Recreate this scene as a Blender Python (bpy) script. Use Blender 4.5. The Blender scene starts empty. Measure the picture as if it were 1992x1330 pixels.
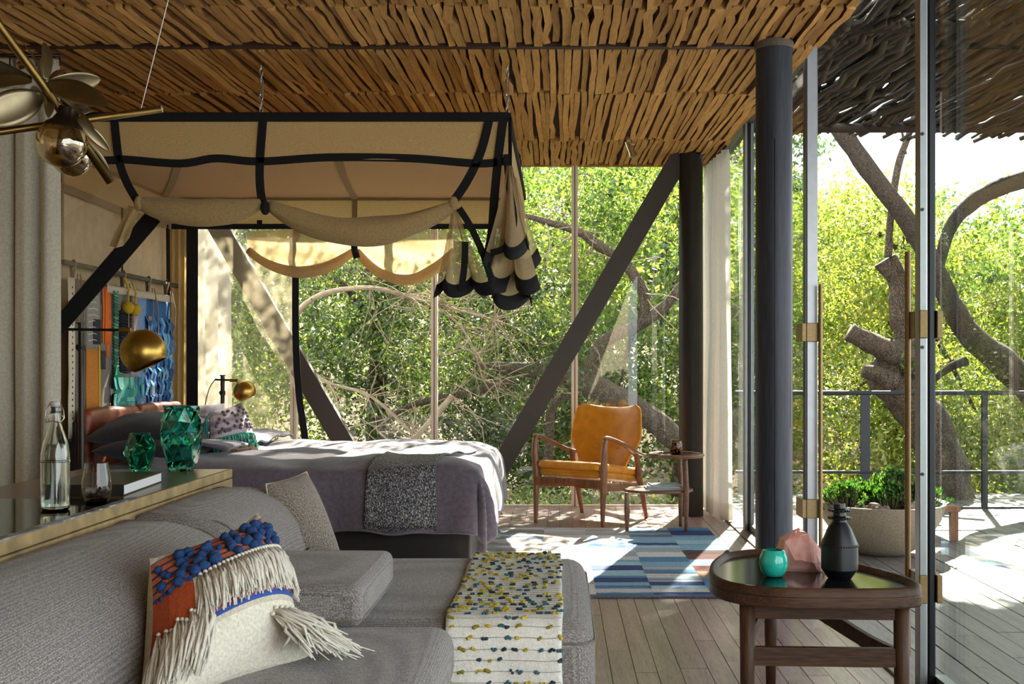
import bpy, math, random
import numpy as np
from mathutils import Vector, Matrix, noise as mnoise

# ------------------------------------------------------------------ camera, sky, sun, exposure
SC = bpy.context.scene
COL = SC.collection
F, PX, PY, CH = 2190.0, 1085.0, 712.0, 1.2          # focal length and principal point in photo pixels, eye height
cam_data = bpy.data.cameras.new('camera')
cam = bpy.data.objects.new('camera', cam_data)
COL.objects.link(cam)
cam.location = (0, 0, CH)
cam.rotation_euler = (math.pi / 2, 0, 0)
cam_data.sensor_fit = 'HORIZONTAL'
cam_data.sensor_width = 36.0
cam_data.lens = 36.0 * F / 1992.0
cam_data.shift_x = -(PX - 996.0) / 1992.0
cam_data.shift_y = (PY - 665.0) / 1992.0
cam_data.clip_start = 0.05
cam_data.clip_end = 300
SC.camera = cam

world = bpy.data.worlds.new('sky')
SC.world = world
world.use_nodes = True
wn = world.node_tree.nodes
wn['Background'].inputs[0].default_value = (0.86, 0.92, 1.0, 1)
wn['Background'].inputs[1].default_value = 4.4

SUN_AZ = Vector((0.27, 0.96, 0)).normalized()
SUN_EL = math.radians(37)
sd = bpy.data.lights.new('sun', 'SUN')
sd.energy = 38.0
sd.angle = math.radians(0.6)
sd.color = (1.0, 0.93, 0.80)
sun = bpy.data.objects.new('sun', sd)
COL.objects.link(sun)
_to_sun = SUN_AZ * math.cos(SUN_EL) + Vector((0, 0, math.sin(SUN_EL)))
sun.rotation_euler = (-_to_sun).to_track_quat('-Z', 'Y').to_euler()
sun.location = _to_sun * 60

SC.view_settings.view_transform = 'Standard'
SC.view_settings.look = 'None'
SC.view_settings.exposure = 0.22
SC.view_settings.gamma = 1.0
SC.view_settings.use_curve_mapping = False
SC.cycles.transparent_max_bounces = 14
SC.cycles.max_bounces = 8
SC.cycles.diffuse_bounces = 4
SC.cycles.adaptive_threshold = 0.025
SC.cycles.sample_clamp_indirect = 8.0
SC.cycles.caustics_reflective = False
SC.cycles.caustics_refractive = False

R = random.Random(7)
NP = np.random.default_rng(11)

# ------------------------------------------------------------------ helpers
def W(x, y, Y):
    """point of the place at depth Y that the photo shows at pixel x, y"""
    return Vector(((x - PX) * Y / F, Y, CH - (y - PY) * Y / F))

def lin(h):
    h = h.lstrip('#')
    o = []
    for i in (0, 2, 4):
        v = int(h[i:i + 2], 16) / 255
        o.append(v / 12.92 if v <= 0.04045 else ((v + 0.055) / 1.055) ** 2.4)
    return tuple(o)

class B:
    """collects vertices and faces; build() links them as one mesh object"""
    def __init__(s):
        s.v = []; s.f = []; s.c = []
    def add(s, vs, fs, col=None):
        o = len(s.v)
        s.v.extend([tuple(p) for p in vs])
        s.f.extend([tuple(i + o for i in f) for f in fs])
        s.c.extend([col] * len(fs))
        return s
    def box(s, x0, x1, y0, y1, z0, z1, col=None):
        vs = [(x, y, z) for x in (x0, x1) for y in (y0, y1) for z in (z0, z1)]
        fs = [(0, 1, 3, 2), (4, 6, 7, 5), (0, 4, 5, 1), (2, 3, 7, 6), (0, 2, 6, 4), (1, 5, 7, 3)]
        return s.add(vs, fs, col)
    def bar(s, a, b, w, t, up=(0, 0, 1), w2=None, t2=None, col=None):
        """box from a to b, w across (perpendicular to up), t along up"""
        a = Vector(a); b = Vector(b); d = (b - a).normalized()
        up = Vector(up)
        side = d.cross(up)
        if side.length < 1e-5: side = d.cross(Vector((1, 0, 0)))
        side.normalize(); u = side.cross(d).normalized()
        w2 = w if w2 is None else w2; t2 = t if t2 is None else t2
        vs = []
        for p, ww, tt in ((a, w, t), (b, w2, t2)):
            for i, j in ((-1, -1), (1, -1), (1, 1), (-1, 1)):
                vs.append(p + side * (i * ww / 2) + u * (j * tt / 2))
        fs = [(3, 2, 1, 0), (4, 5, 6, 7)] + [(k, (k + 1) % 4, (k + 1) % 4 + 4, k + 4) for k in range(4)]
        return s.add(vs, fs, col)
    def tube(s, pts, rad, n=8, caps=True, flat=1.0, col=None, up=None):
        pts = [Vector(p) for p in pts]
        m = len(pts)
        if not hasattr(rad, '__len__'): rad = [rad] * m
        T = []
        for i in range(m):
            t = pts[min(i + 1, m - 1)] - pts[max(i - 1, 0)]
            T.append(t.normalized() if t.length > 1e-9 else Vector((0, 0, 1)))
        ref = Vector(up) if up is not None else (Vector((0, 0, 1)) if abs(T[0].z) < 0.9 else Vector((1, 0, 0)))
        nrm = (ref - T[0] * ref.dot(T[0])).normalized()
        vs = []
        for i in range(m):
            nrm = (nrm - T[i] * nrm.dot(T[i]))
            if nrm.length < 1e-6: nrm = T[i].orthogonal()
            nrm.normalize(); bi = T[i].cross(nrm)
            for k in range(n):
                a = 2 * math.pi * k / n
                vs.append(pts[i] + nrm * (math.cos(a) * rad[i] * flat) + bi * (math.sin(a) * rad[i]))
        fs = []
        for i in range(m - 1):
            for k in range(n):
                k2 = (k + 1) % n
                fs.append((i * n + k, i * n + k2, (i + 1) * n + k2, (i + 1) * n + k))
        if caps:
            fs.append(tuple(reversed(range(n)))); fs.append(tuple(range((m - 1) * n, m * n)))
        return s.add(vs, fs, col)
    def lathe(s, prof, c=(0, 0, 0), n=24, closed=False, col=None, wob=None):
        vs = []; m = len(prof)
        for i, (r, z) in enumerate(prof):
            for k in range(n):
                a = 2 * math.pi * k / n
                q = r if wob is None else r * wob(a, z)
                vs.append((c[0] + q * math.cos(a), c[1] + q * math.sin(a), c[2] + z))
        fs = []
        for i in range(m - 1 + (1 if closed else 0)):
            j = (i + 1) % m
            for k in range(n):
                k2 = (k + 1) % n
                fs.append((i * n + k, i * n + k2, j * n + k2, j * n + k))
        if not closed:
            if prof[0][0] > 1e-5: fs.append(tuple(reversed(range(n))))
            if prof[-1][0] > 1e-5: fs.append(tuple(range((m - 1) * n, m * n)))
        return s.add(vs, fs, col)
    def grid(s, fn, nu, nv, cu=False, col=None, flip=False):
        vs = [fn(i / (nu if cu else nu - 1), j / (nv - 1)) for j in range(nv) for i in range(nu)]
        fs = []
        for j in range(nv - 1):
            for i in range(nu if cu else nu - 1):
                i2 = (i + 1) % nu
                f = (j * nu + i, j * nu + i2, (j + 1) * nu + i2, (j + 1) * nu + i)
                fs.append(f[::-1] if flip else f)
        return s.add(vs, fs, col)
    def prism(s, outline, z0, z1, col=None):
        n = len(outline)
        vs = [(x, y, z0) for x, y in outline] + [(x, y, z1) for x, y in outline]
        fs = [tuple(reversed(range(n))), tuple(range(n, 2 * n))]
        fs += [(k, (k + 1) % n, (k + 1) % n + n, k + n) for k in range(n)]
        return s.add(vs, fs, col)
    def ball(s, c, r, n=8, m=6, sq=(1, 1, 1), col=None, jit=0.0, rr=None):
        vs = [(c[0], c[1], c[2] - r * sq[2])]; fs = []
        for j in range(1, m):
            t = math.pi * j / m
            for k in range(n):
                a = 2 * math.pi * k / n
                q = r * (1 + (rr.uniform(-jit, jit) if rr else 0))
                vs.append((c[0] + q * sq[0] * math.sin(t) * math.cos(a), c[1] + q * sq[1] * math.sin(t) * math.sin(a), c[2] - q * sq[2] * math.cos(t)))
        vs.append((c[0], c[1], c[2] + r * sq[2]))
        for k in range(n): fs.append((0, 1 + (k + 1) % n, 1 + k))
        for j in range(m - 2):
            for k in range(n):
                k2 = (k + 1) % n
                fs.append((1 + j * n + k, 1 + j * n + k2, 1 + (j + 1) * n + k2, 1 + (j + 1) * n + k))
        L = len(vs) - 1
        for k in range(n): fs.append((L, 1 + (m - 2) * n + k, 1 + (m - 2) * n + (k + 1) % n))
        return s.add(vs, fs, col)
    def rbox(s, c, h, r, n=5, bulge=0.0, col=None, mat=None, warp=None):
        """rounded box, centre c, half sizes h, edge radius r; bulge swells the broad faces"""
        h = Vector(h)
        def axis(hh):
            k = 4
            a = [hh - r + r * math.sin(math.pi / 2 * i / k) for i in range(k + 1)]
            inner = [-(hh - r) + 2 * (hh - r) * i / n for i in range(n + 1)]
            pos = inner[:-1] + a
            return [-x for x in reversed(a)] + inner[1:-1] + a
        ax = [axis(h[i]) for i in range(3)]
        idx = {}; vs = []; fs = []
        def vert(p):
            key = tuple(round(q, 6) for q in p)
            if key in idx: return idx[key]
            p = Vector(p)
            inn = Vector([max(-(h[i] - r), min(h[i] - r, p[i])) for i in range(3)])
            d = p - inn
            if d.length > 1e-9:
                q = inn + d.normalized() * r
            else: q = p
            if bulge:
                for i in range(3):
                    j, k = (i + 1) % 3, (i + 2) % 3
                    q[i] += bulge * (q[i] / h[i]) * (1 - (q[j] / h[j]) ** 2) * (1 - (q[k] / h[k]) ** 2) * min(1, h[j] * h[k] / (h[0] * h[1] * h[2]) ** (2 / 3))
            if warp: q = warp(q)
            if mat is not None: q = mat @ q
            q = q + Vector(c)
            idx[key] = len(vs); vs.append(tuple(q)); return idx[key]
        for i in range(3):
            j, k = (i + 1) % 3, (i + 2) % 3
            for sgn in (-1, 1):
                A, C = ax[j], ax[k]
                for a in range(len(A) - 1):
                    for b in range(len(C) - 1):
                        q = []
                        for (aa, bb) in ((a, b), (a + 1, b), (a + 1, b + 1), (a, b + 1)):
                            p = [0, 0, 0]; p[i] = sgn * h[i]; p[j] = A[aa]; p[k] = C[bb]
                            q.append(vert(p))
                        q = q if sgn > 0 else q[::-1]
                        if len(set(q)) > 2: fs.append(tuple(dict.fromkeys(q)))
        return s.add(vs, fs, col)
    def mesh(s, name, smooth=False):
        me = bpy.data.meshes.new(name)
        me.from_pydata(s.v, [], s.f)
        if any(c is not None for c in s.c):
            at = me.color_attributes.new('tint', 'FLOAT_COLOR', 'CORNER')
            buf = []
            for p in me.polygons:
                c = s.c[p.index] or (1, 1, 1)
                for _ in range(p.loop_total): buf.extend((c[0], c[1], c[2], 1.0))
            at.data.foreach_set('color', buf)
        if smooth:
            me.polygons.foreach_set('use_smooth', [True] * len(me.polygons))
            if smooth != 'all':
                try: me.set_sharp_from_angle(angle=math.radians(smooth if smooth is not True else 40))
                except Exception: pass
        me.update()
        return me
    def build(s, name, mat, parent=None, smooth=False, bevel=0, thick=0, sub=0):
        o = bpy.data.objects.new(name, s.mesh(name, smooth))
        COL.objects.link(o)
        o.data.materials.append(mat)
        if thick:
            m = o.modifiers.new('thickness', 'SOLIDIFY'); m.thickness = thick; m.offset = 0
        if sub:
            m = o.modifiers.new('smooth', 'SUBSURF'); m.levels = sub; m.render_levels = sub
        if bevel:
            m = o.modifiers.new('edge', 'BEVEL'); m.width = bevel; m.segments = 2; m.limit_method = 'ANGLE'
        if parent is not None: o.parent = parent
        return o

def tag(o, label=None, cat=None, group=None, kind=None):
    if label: o['label'] = label
    if cat: o['category'] = cat
    if group: o['group'] = group
    if kind: o['kind'] = kind
    return o

def thing(name, label, cat, group=None, loc=(0, 0, 0), rz=0.0):
    o = bpy.data.objects.new(name, None)
    o.empty_display_size = 0.05
    COL.objects.link(o)
    o.location = loc; o.rotation_euler = (0, 0, rz)
    return tag(o, label, cat, group)

def struct_root(name, label=None):
    o = bpy.data.objects.new(name, None); o.empty_display_size = 0.05
    COL.objects.link(o)
    return tag(o, label, None, None, 'structure')

def dup(me, name, mat, parent, loc=(0, 0, 0), rot=(0, 0, 0), sc=(1, 1, 1)):
    o = bpy.data.objects.new(name, me); COL.objects.link(o)
    if mat is not None and not me.materials: me.materials.append(mat)
    o.parent = parent; o.location = loc; o.rotation_euler = rot; o.scale = sc
    return o

def raw_mesh(name, verts, quads, mat, parent=None, colors=None, smooth=False):
    """numpy quads (n,4) or tris (n,3); colors one rgb per face"""
    me = bpy.data.meshes.new(name)
    k = quads.shape[1]; nf = len(quads)
    me.vertices.add(len(verts)); me.vertices.foreach_set('co', np.asarray(verts, dtype=np.float32).ravel())
    me.loops.add(nf * k); me.loops.foreach_set('vertex_index', np.asarray(quads, dtype=np.int32).ravel())
    me.polygons.add(nf); me.polygons.foreach_set('loop_start', np.arange(0, nf * k, k, dtype=np.int32))
    try: me.polygons.foreach_set('loop_total', np.full(nf, k, dtype=np.int32))
    except Exception: pass
    if colors is not None:
        at = me.color_attributes.new('tint', 'FLOAT_COLOR', 'CORNER')
        c4 = np.ones((nf, k, 4), dtype=np.float32); c4[:, :, :3] = colors[:, None, :]
        at.data.foreach_set('color', c4.ravel())
    if smooth: me.polygons.foreach_set('use_smooth', np.ones(nf, dtype=bool))
    me.update(calc_edges=True)
    o = bpy.data.objects.new(name, me); COL.objects.link(o); me.materials.append(mat)
    if parent is not None: o.parent = parent
    return o

def catmull(P, n=8):
    P = [Vector(p) for p in P]; out = []
    for i in range(len(P) - 1):
        p0 = P[max(i - 1, 0)]; p1 = P[i]; p2 = P[i + 1]; p3 = P[min(i + 2, len(P) - 1)]
        for k in range(n):
            t = k / n
            out.append(0.5 * ((2 * p1) + (p2 - p0) * t + (2 * p0 - 5 * p1 + 4 * p2 - p3) * t * t + (3 * p1 - p0 - 3 * p2 + p3) * t ** 3))
    out.append(P[-1]); return out

def interp(xs, n):
    """n values linearly interpolated through the list"""
    xs = list(xs); return [float(v) for v in np.interp(np.linspace(0, 1, n), np.linspace(0, 1, len(xs)), xs)]

def nz(x, y=0.0, z=0.0): return mnoise.noise(Vector((x, y, z)))
# ------------------------------------------------------------------ materials
class NT:
    def __init__(s, name):
        s.m = bpy.data.materials.new(name); s.m.use_nodes = True
        s.t = s.m.node_tree; s.n = s.t.nodes; s.l = s.t.links
        s.p = s.n['Principled BSDF']; s.out = s.n['Material Output']
    def node(s, typ, ins=None, **kw):
        n = s.n.new(typ)
        for k, v in kw.items(): setattr(n, k, v)
        for k, v in (ins or {}).items(): s.set(n.inputs[k], v)
        return n
    def set(s, sock, v):
        if hasattr(v, 'links') or isinstance(v, bpy.types.NodeSocket): s.l.new(v, sock)
        else:
            if isinstance(v, tuple) and len(v) == 3 and sock.type == 'RGBA': v = v + (1,)
            sock.default_value = v
    def coord(s, scale=(1, 1, 1), rot=(0, 0, 0), space='world', rnd=False):
        if space == 'world': c = s.node('ShaderNodeNewGeometry').outputs['Position']
        elif space == 'object': c = s.node('ShaderNodeTexCoord').outputs['Object']
        else: c = s.node('ShaderNodeTexCoord').outputs['Generated']
        if rnd:
            oi = s.node('ShaderNodeObjectInfo').outputs['Random']
            mu = s.node('ShaderNodeMath', {0: oi, 1: 37.0}, operation='MULTIPLY').outputs[0]
            c = s.node('ShaderNodeVectorMath', {0: c, 1: mu}, operation='ADD').outputs[0]
        mp = s.node('ShaderNodeMapping', {'Vector': c, 'Scale': scale, 'Rotation': rot})
        return mp.outputs[0]
    def noise(s, vec, scale, detail=3, rough=0.55, dist=0.0):
        return s.node('ShaderNodeTexNoise', {'Vector': vec, 'Scale': scale, 'Detail': detail, 'Roughness': rough, 'Distortion': dist}).outputs['Fac']
    def ramp(s, fac, stops, interp='LINEAR'):
        r = s.node('ShaderNodeValToRGB', {'Fac': fac}); cr = r.color_ramp; cr.interpolation = interp
        while len(cr.elements) < len(stops): cr.elements.new(0.5)
        for e, (p, c) in zip(cr.elements, stops):
            e.position = p; e.color = (c if isinstance(c, tuple) else lin(c)) + (1,) if len(c if isinstance(c, tuple) else lin(c)) == 3 else c
        return r.outputs['Color']
    def mix(s, fac, a, b, mode='MIX'):
        n = s.node('ShaderNodeMix', data_type='RGBA', blend_type=mode)
        s.set(n.inputs[0], fac); s.set(n.inputs[6], a); s.set(n.inputs[7], b)
        return n.outputs[2]
    def bump(s, h, strength=0.3, dist=0.01):
        b = s.node('ShaderNodeBump', {'Height': h, 'Strength': strength, 'Distance': dist})
        s.l.new(b.outputs[0], s.p.inputs['Normal']); return b
    def col(s, c): s.set(s.p.inputs['Base Color'], lin(c) if isinstance(c, str) else c); return s
    def pset(s, **kw):
        for k, v in kw.items(): s.set(s.p.inputs[k.replace('_', ' ')], v)
        return s

def mat_plain(name, c, rough=0.5, metal=0.0, var=0.0, vscale=20.0, bump=0.0, bscale=200.0, **kw):
    t = NT(name); cc = lin(c) if isinstance(c, str) else c
    if var:
        v = t.coord()
        f = t.noise(v, vscale, 4)
        a = tuple(x * (1 - var) for x in cc); b = tuple(min(1, x * (1 + var)) for x in cc)
        t.set(t.p.inputs['Base Color'], t.ramp(f, [(0.3, a), (0.7, b)]))
    else: t.col(cc)
    t.pset(Roughness=rough, Metallic=metal, **kw)
    if bump: t.bump(t.noise(t.coord(), bscale, 2), bump, 0.004)
    return t.m

def mat_wood(name, dark, light, axis='y', rough=0.45, scale=1.0, bump=0.15, rnd=True, space='world', coat=0.0, vr=(0.72, 1.18), spec=0.5):
    t = NT(name)
    s = {'x': (1.2, 16, 16), 'y': (16, 1.2, 16), 'z': (16, 16, 1.2)}[axis]
    s = tuple(q * scale for q in s)
    v = t.coord(s, rnd=rnd, space=space)
    f = t.noise(v, 1.6, 6, 0.6, 0.6)
    v2 = t.coord(tuple(q * 6 for q in s), rnd=rnd, space=space)
    g = t.noise(v2, 2.0, 3)
    mixf = t.node('ShaderNodeMath', {0: f, 1: g}, operation='ADD').outputs[0]
    mixf = t.node('ShaderNodeMath', {0: mixf, 1: 0.5}, operation='MULTIPLY').outputs[0]
    c = t.ramp(mixf, [(0.36, dark), (0.62, light)])
    if rnd:
        oi = t.node('ShaderNodeObjectInfo').outputs['Random']
        k = t.node('ShaderNodeMapRange', {'Value': oi, 'To Min': vr[0], 'To Max': vr[1]}).outputs[0]
        hs = t.node('ShaderNodeHueSaturation', {'Color': c, 'Value': k}); c = hs.outputs[0]
    t.set(t.p.inputs['Base Color'], c)
    t.pset(Roughness=rough, Specular_IOR_Level=spec)
    if coat: t.pset(Coat_Weight=coat, Coat_Roughness=0.15)
    if bump: t.bump(g, bump, 0.003)
    return t.m

def mat_tint(name, rough=0.9, bump=0.3, bscale=400.0, var=0.18, vs=60.0, transl=0.0, sheen=0.0):
    """colour from the mesh's own tint attribute, woven relief on top"""
    t = NT(name)
    a = t.node('ShaderNodeAttribute', attribute_name='tint').outputs['Color']
    f = t.noise(t.coord(), vs, 4)
    k = t.node('ShaderNodeMapRange', {'Value': f, 'From Min': 0.3, 'From Max': 0.7, 'To Min': 1 - var, 'To Max': 1 + var}).outputs[0]
    c = t.node('ShaderNodeHueSaturation', {'Color': a, 'Value': k}).outputs[0]
    t.set(t.p.inputs['Base Color'], c); t.pset(Roughness=rough, Sheen_Weight=sheen)
    if bump: t.bump(t.noise(t.coord(), bscale, 2), bump, 0.004)
    if transl:
        tr = t.node('ShaderNodeBsdfTranslucent', {'Color': c}).outputs[0]
        mx = t.node('ShaderNodeMixShader', {0: transl, 1: t.p.outputs[0], 2: tr}).outputs[0]
        t.l.new(mx, t.out.inputs[0])
    return t.m

def mat_cloth(name, c1, c2, weave=700.0, rough=0.95, transl=0.0, bump=0.35, fold=0.0, sheen=0.2, stretch=(1, 1, 1), open_=0.0, vs=140.0):
    t = NT(name)
    v = t.coord(stretch)
    f = t.noise(v, vs, 3, 0.7)
    c = t.ramp(f, [(0.32, c1), (0.68, c2)])
    t.set(t.p.inputs['Base Color'], c); t.pset(Roughness=rough, Sheen_Weight=sheen)
    t.bump(t.noise(t.coord(), weave, 2), bump, 0.003)
    sh = t.p.outputs[0]
    if transl:
        tr = t.node('ShaderNodeBsdfTranslucent', {'Color': c}).outputs[0]
        sh = t.node('ShaderNodeMixShader', {0: transl, 1: sh, 2: tr}).outputs[0]
    if open_:
        tp = t.node('ShaderNodeBsdfTransparent').outputs[0]
        sh = t.node('ShaderNodeMixShader', {0: open_, 1: sh, 2: tp}).outputs[0]
    t.l.new(sh, t.out.inputs[0])
    return t.m

def mat_tweed(name, dark, light, axis_scale, vs=1.0):
    """sofa cloth: fine pale and dark threads with a basket weave relief"""
    t = NT(name)
    v = t.coord(axis_scale)
    f = t.noise(v, 1.0 * vs, 4, 0.75)
    v2 = t.coord((1, 1, 1))
    w = t.node('ShaderNodeTexVoronoi', {'Vector': v2, 'Scale': 230.0, 'Randomness': 0.45}).outputs['Distance']
    n2 = t.noise(v2, 260.0, 2)
    a = t.node('ShaderNodeMath', {0: n2, 1: 0.5}, operation='MULTIPLY').outputs[0]
    b = t.node('ShaderNodeMath', {0: f, 1: 0.75}, operation='MULTIPLY').outputs[0]
    s = t.node('ShaderNodeMath', {0: a, 1: b}, operation='ADD').outputs[0]
    c = t.ramp(s, [(0.46, dark), (0.78, light)])
    wc = t.ramp(w, [(0.2, (1.0, 1.0, 1.0)), (0.62, (0.36, 0.36, 0.36))])
    c = t.mix(1.0, c, wc, 'MULTIPLY')
    t.set(t.p.inputs['Base Color'], c); t.pset(Roughness=0.95, Sheen_Weight=0.15)
    h = t.node('ShaderNodeMath', {0: n2, 1: w}, operation='SUBTRACT').outputs[0]
    t.bump(h, 0.35, 0.003)
    return t.m

def mat_glass_thin(name, tint=(0.96, 0.985, 0.97), refl=1.0):
    t = NT(name)
    bf = t.node('ShaderNodeNewGeometry').outputs['Backfacing']
    ior = t.node('ShaderNodeMapRange', {'Value': bf, 'To Min': 1.5, 'To Max': 1 / 1.5}).outputs[0]
    fr = t.node('ShaderNodeFresnel', {'IOR': ior}).outputs[0]
    k = t.node('ShaderNodeMath', {0: fr, 1: refl}, operation='MULTIPLY').outputs[0]
    tp = t.node('ShaderNodeBsdfTransparent', {'Color': tint}).outputs[0]
    gl = t.node('ShaderNodeBsdfGlossy', {'Roughness': 0.0}).outputs[0]
    mx = t.node('ShaderNodeMixShader', {0: k, 1: tp, 2: gl}).outputs[0]
    t.l.new(mx, t.out.inputs[0]); return t.m

def mat_glass(name, tint, rough=0.0, ior=1.48):
    t = NT(name)
    t.pset(Base_Color=tint, Roughness=rough, Transmission_Weight=1.0, IOR=ior)
    return t.m

def mat_leaf(name, gain=1.0, transl=0.55):
    t = NT(name)
    a = t.node('ShaderNodeAttribute', attribute_name='tint').outputs['Color']
    a = t.mix(1.0, a, (0.76 * gain, 0.76 * gain, 0.76 * gain), 'MULTIPLY')
    d = t.node('ShaderNodeBsdfDiffuse', {'Color': a}).outputs[0]
    tc = t.mix(1.0, a, (1.2 * gain, 1.12 * gain, 0.62 * gain), 'MULTIPLY')
    tr = t.node('ShaderNodeBsdfTranslucent', {'Color': tc}).outputs[0]
    m1 = t.node('ShaderNodeMixShader', {0: transl, 1: d, 2: tr}).outputs[0]
    g = t.node('ShaderNodeBsdfGlossy', {'Roughness': 0.35}).outputs[0]
    m2 = t.node('ShaderNodeMixShader', {0: 0.05, 1: m1, 2: g}).outputs[0]
    t.l.new(m2, t.out.inputs[0]); return t.m

def mat_bark(name, dark, light, scale=1.0):
    t = NT(name)
    v = t.coord((1, 1, 0.45))
    f = t.node('ShaderNodeTexVoronoi', {'Vector': v, 'Scale': 75.0 * scale}, feature='DISTANCE_TO_EDGE').outputs['Distance']
    n = t.noise(v, 30.0 * scale, 6, 0.8)
    k = t.node('ShaderNodeMapRange', {'Value': f, 'From Min': 0.0, 'From Max': 0.3, 'To Min': 0.45}).outputs[0]
    s = t.node('ShaderNodeMath', {0: k, 1: n}, operation='MULTIPLY').outputs[0]
    t.set(t.p.inputs['Base Color'], t.ramp(s, [(0.18, dark), (0.52, light)])); t.pset(Roughness=0.95)
    t.bump(s, 1.0, 0.03); return t.m

M_FLOOR = mat_wood('floorboard_wood', '#836a64', '#b39a92', 'y', 0.28, 1.0, 0.12, vr=(0.9, 1.08))
M_DECK = mat_wood('deck_wood', '#4c4642', '#7e7670', 'y', 0.45, 1.0, 0.25, vr=(0.85, 1.1))
M_SLAB = mat_plain('subfloor_dark', '#2a2019', 0.9)
M_STICK = mat_wood('split_stick_wood', '#b5843f', '#dcae66', 'y', 0.75, 0.6, 0.35, vr=(0.74, 1.16))
M_STICKSIDE = mat_plain('stick_bark', '#6e4a26', 0.9, var=0.3, vscale=30)
M_STICKBED = mat_plain('ceiling_backing', '#3a2412', 0.9, var=0.2)
M_BEAM = mat_plain('beam_brown', '#3b2416', 0.6, var=0.2)
M_WALL = mat_plain('canvas_wall', '#d9c6a4', 0.9, var=0.04, vscale=3)
M_COLN = mat_wood('column_blue_grey_paint', '#23272c', '#363c44', 'z', 0.45, 0.5, 0.2, rnd=False, spec=0.35)
M_COLF = mat_wood('column_brown_grey_paint', '#221e1a', '#302a25', 'z', 0.5, 0.5, 0.2, rnd=False, spec=0.3)
M_BRACE = mat_plain('brace_brown_steel', '#3e362d', 0.55, var=0.06)
M_FRAME = mat_plain('mullion_beige', '#e2d6c4', 0.5)
M_ALU = mat_plain('aluminium', '#8f908e', 0.38, 0.85, var=0.06)
M_BLACKM = mat_plain('black_metal', '#14161a', 0.3, 0.3)
M_BRONZE = mat_plain('bronze', '#86704c', 0.48, 0.8, var=0.12, vscale=60)
M_BRASS = mat_plain('brushed_brass', '#b8964a', 0.33, 1.0, var=0.12, vscale=25)
M_DBRASS = mat_plain('aged_brass', '#7a6236', 0.38, 1.0, var=0.2, vscale=14)
M_LEAFBR = mat_plain('leaf_brass', '#857a5e', 0.36, 0.95, var=0.25, vscale=9)
M_GLASS = mat_glass_thin('window_glass', (0.97, 0.985, 0.975), 0.65)
M_DGLASS = mat_glass_thin('door_glass', (0.93, 0.97, 0.95), 1.0)
M_STEEL = mat_plain('galvanised_steel', '#b9b6ae', 0.3, 0.95)
M_RAIL = mat_plain('railing_grey_steel', '#272b2f', 0.5, 0.3)
M_CHROME = mat_plain('chrome', '#c9c6bd', 0.18, 1.0)
# ------------------------------------------------------------------ the room
FARW, RW, LW = 9.65, 1.37, -3.40                    # far glass wall, glazed side wall, canvas wall
def ceil_z(Y): return 2.634 + 0.0306 * Y

fl = B().box(LW, 1.30, -1.5, FARW + 0.08, -0.14, -0.022).build('floor', M_SLAB); tag(fl, 'grey-brown timber floor', None, None, 'structure')
bm_unit = B().box(0, 1, 0, 1, -1, 0).mesh('floor_board'); bm_unit.materials.append(M_FLOOR)
x = LW
while x < 1.295:
    w = min(R.choice((0.088, 0.094, 0.1, 0.112)), 1.298 - x)
    cuts = sorted([R.uniform(1.2, 3.2), R.uniform(4.2, 5.6), R.uniform(6.6, 8.4)])
    ys = [-0.6] + cuts + [FARW + 0.02]
    for a, b in zip(ys, ys[1:]):
        dup(bm_unit, 'floor_board', None, fl, (x + 0.0014, a + 0.0012, R.uniform(-0.0012, 0)), (0, 0, 0), (w - 0.0028, b - a - 0.0024, 0.022))
    x += w

tr = B().box(1.300, 1.375, 0.5, FARW + 0.05, -0.10, 0.012).build('trim_1', mat_wood('sill_wood', '#4a3a2a', '#7b6446', 'y', 0.4, 1, 0.2, rnd=False), bevel=0.004)
tag(tr, 'dark wooden sill under the sliding glass doors', None, None, 'structure')

dk = B().box(1.376, 6.6, 0.0, 10.9, -0.16, -0.03).build('deck_floor', M_SLAB); tag(dk, 'weathered timber deck outside the glass doors', None, None, 'structure')
dm_unit = B().box(0, 1, 0, 1, -1, 0).mesh('deck_board'); dm_unit.materials.append(M_DECK)
x = 1.38
while x < 6.5:
    w = R.choice((0.112, 0.122, 0.13))
    c = R.uniform(4.6, 7.6)
    for a, b in ((0.2, c), (c, 10.6)):
        dup(dm_unit, 'deck_board', None, dk, (x + 0.003, a + 0.002, R.uniform(-0.004, -0.001)), (0, 0, 0), (w - 0.007, b - a - 0.004, 0.028))
    x += w

wl = B().box(LW - 0.12, LW, -1.6, FARW + 0.08, -0.1, 3.0).build('wall_left', M_WALL); tag(wl, 'cream canvas wall behind the bed', None, None, 'structure')

wb = B().box(LW - 0.12, 1.30, -1.62, -1.5, -0.1, 2.75).build('wall_back', mat_plain('plaster_wall', '#d5c8b0', 0.85, var=0.05, vscale=4)); tag(wb, 'pale plaster wall at the near end of the room', None, None, 'structure')

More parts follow.
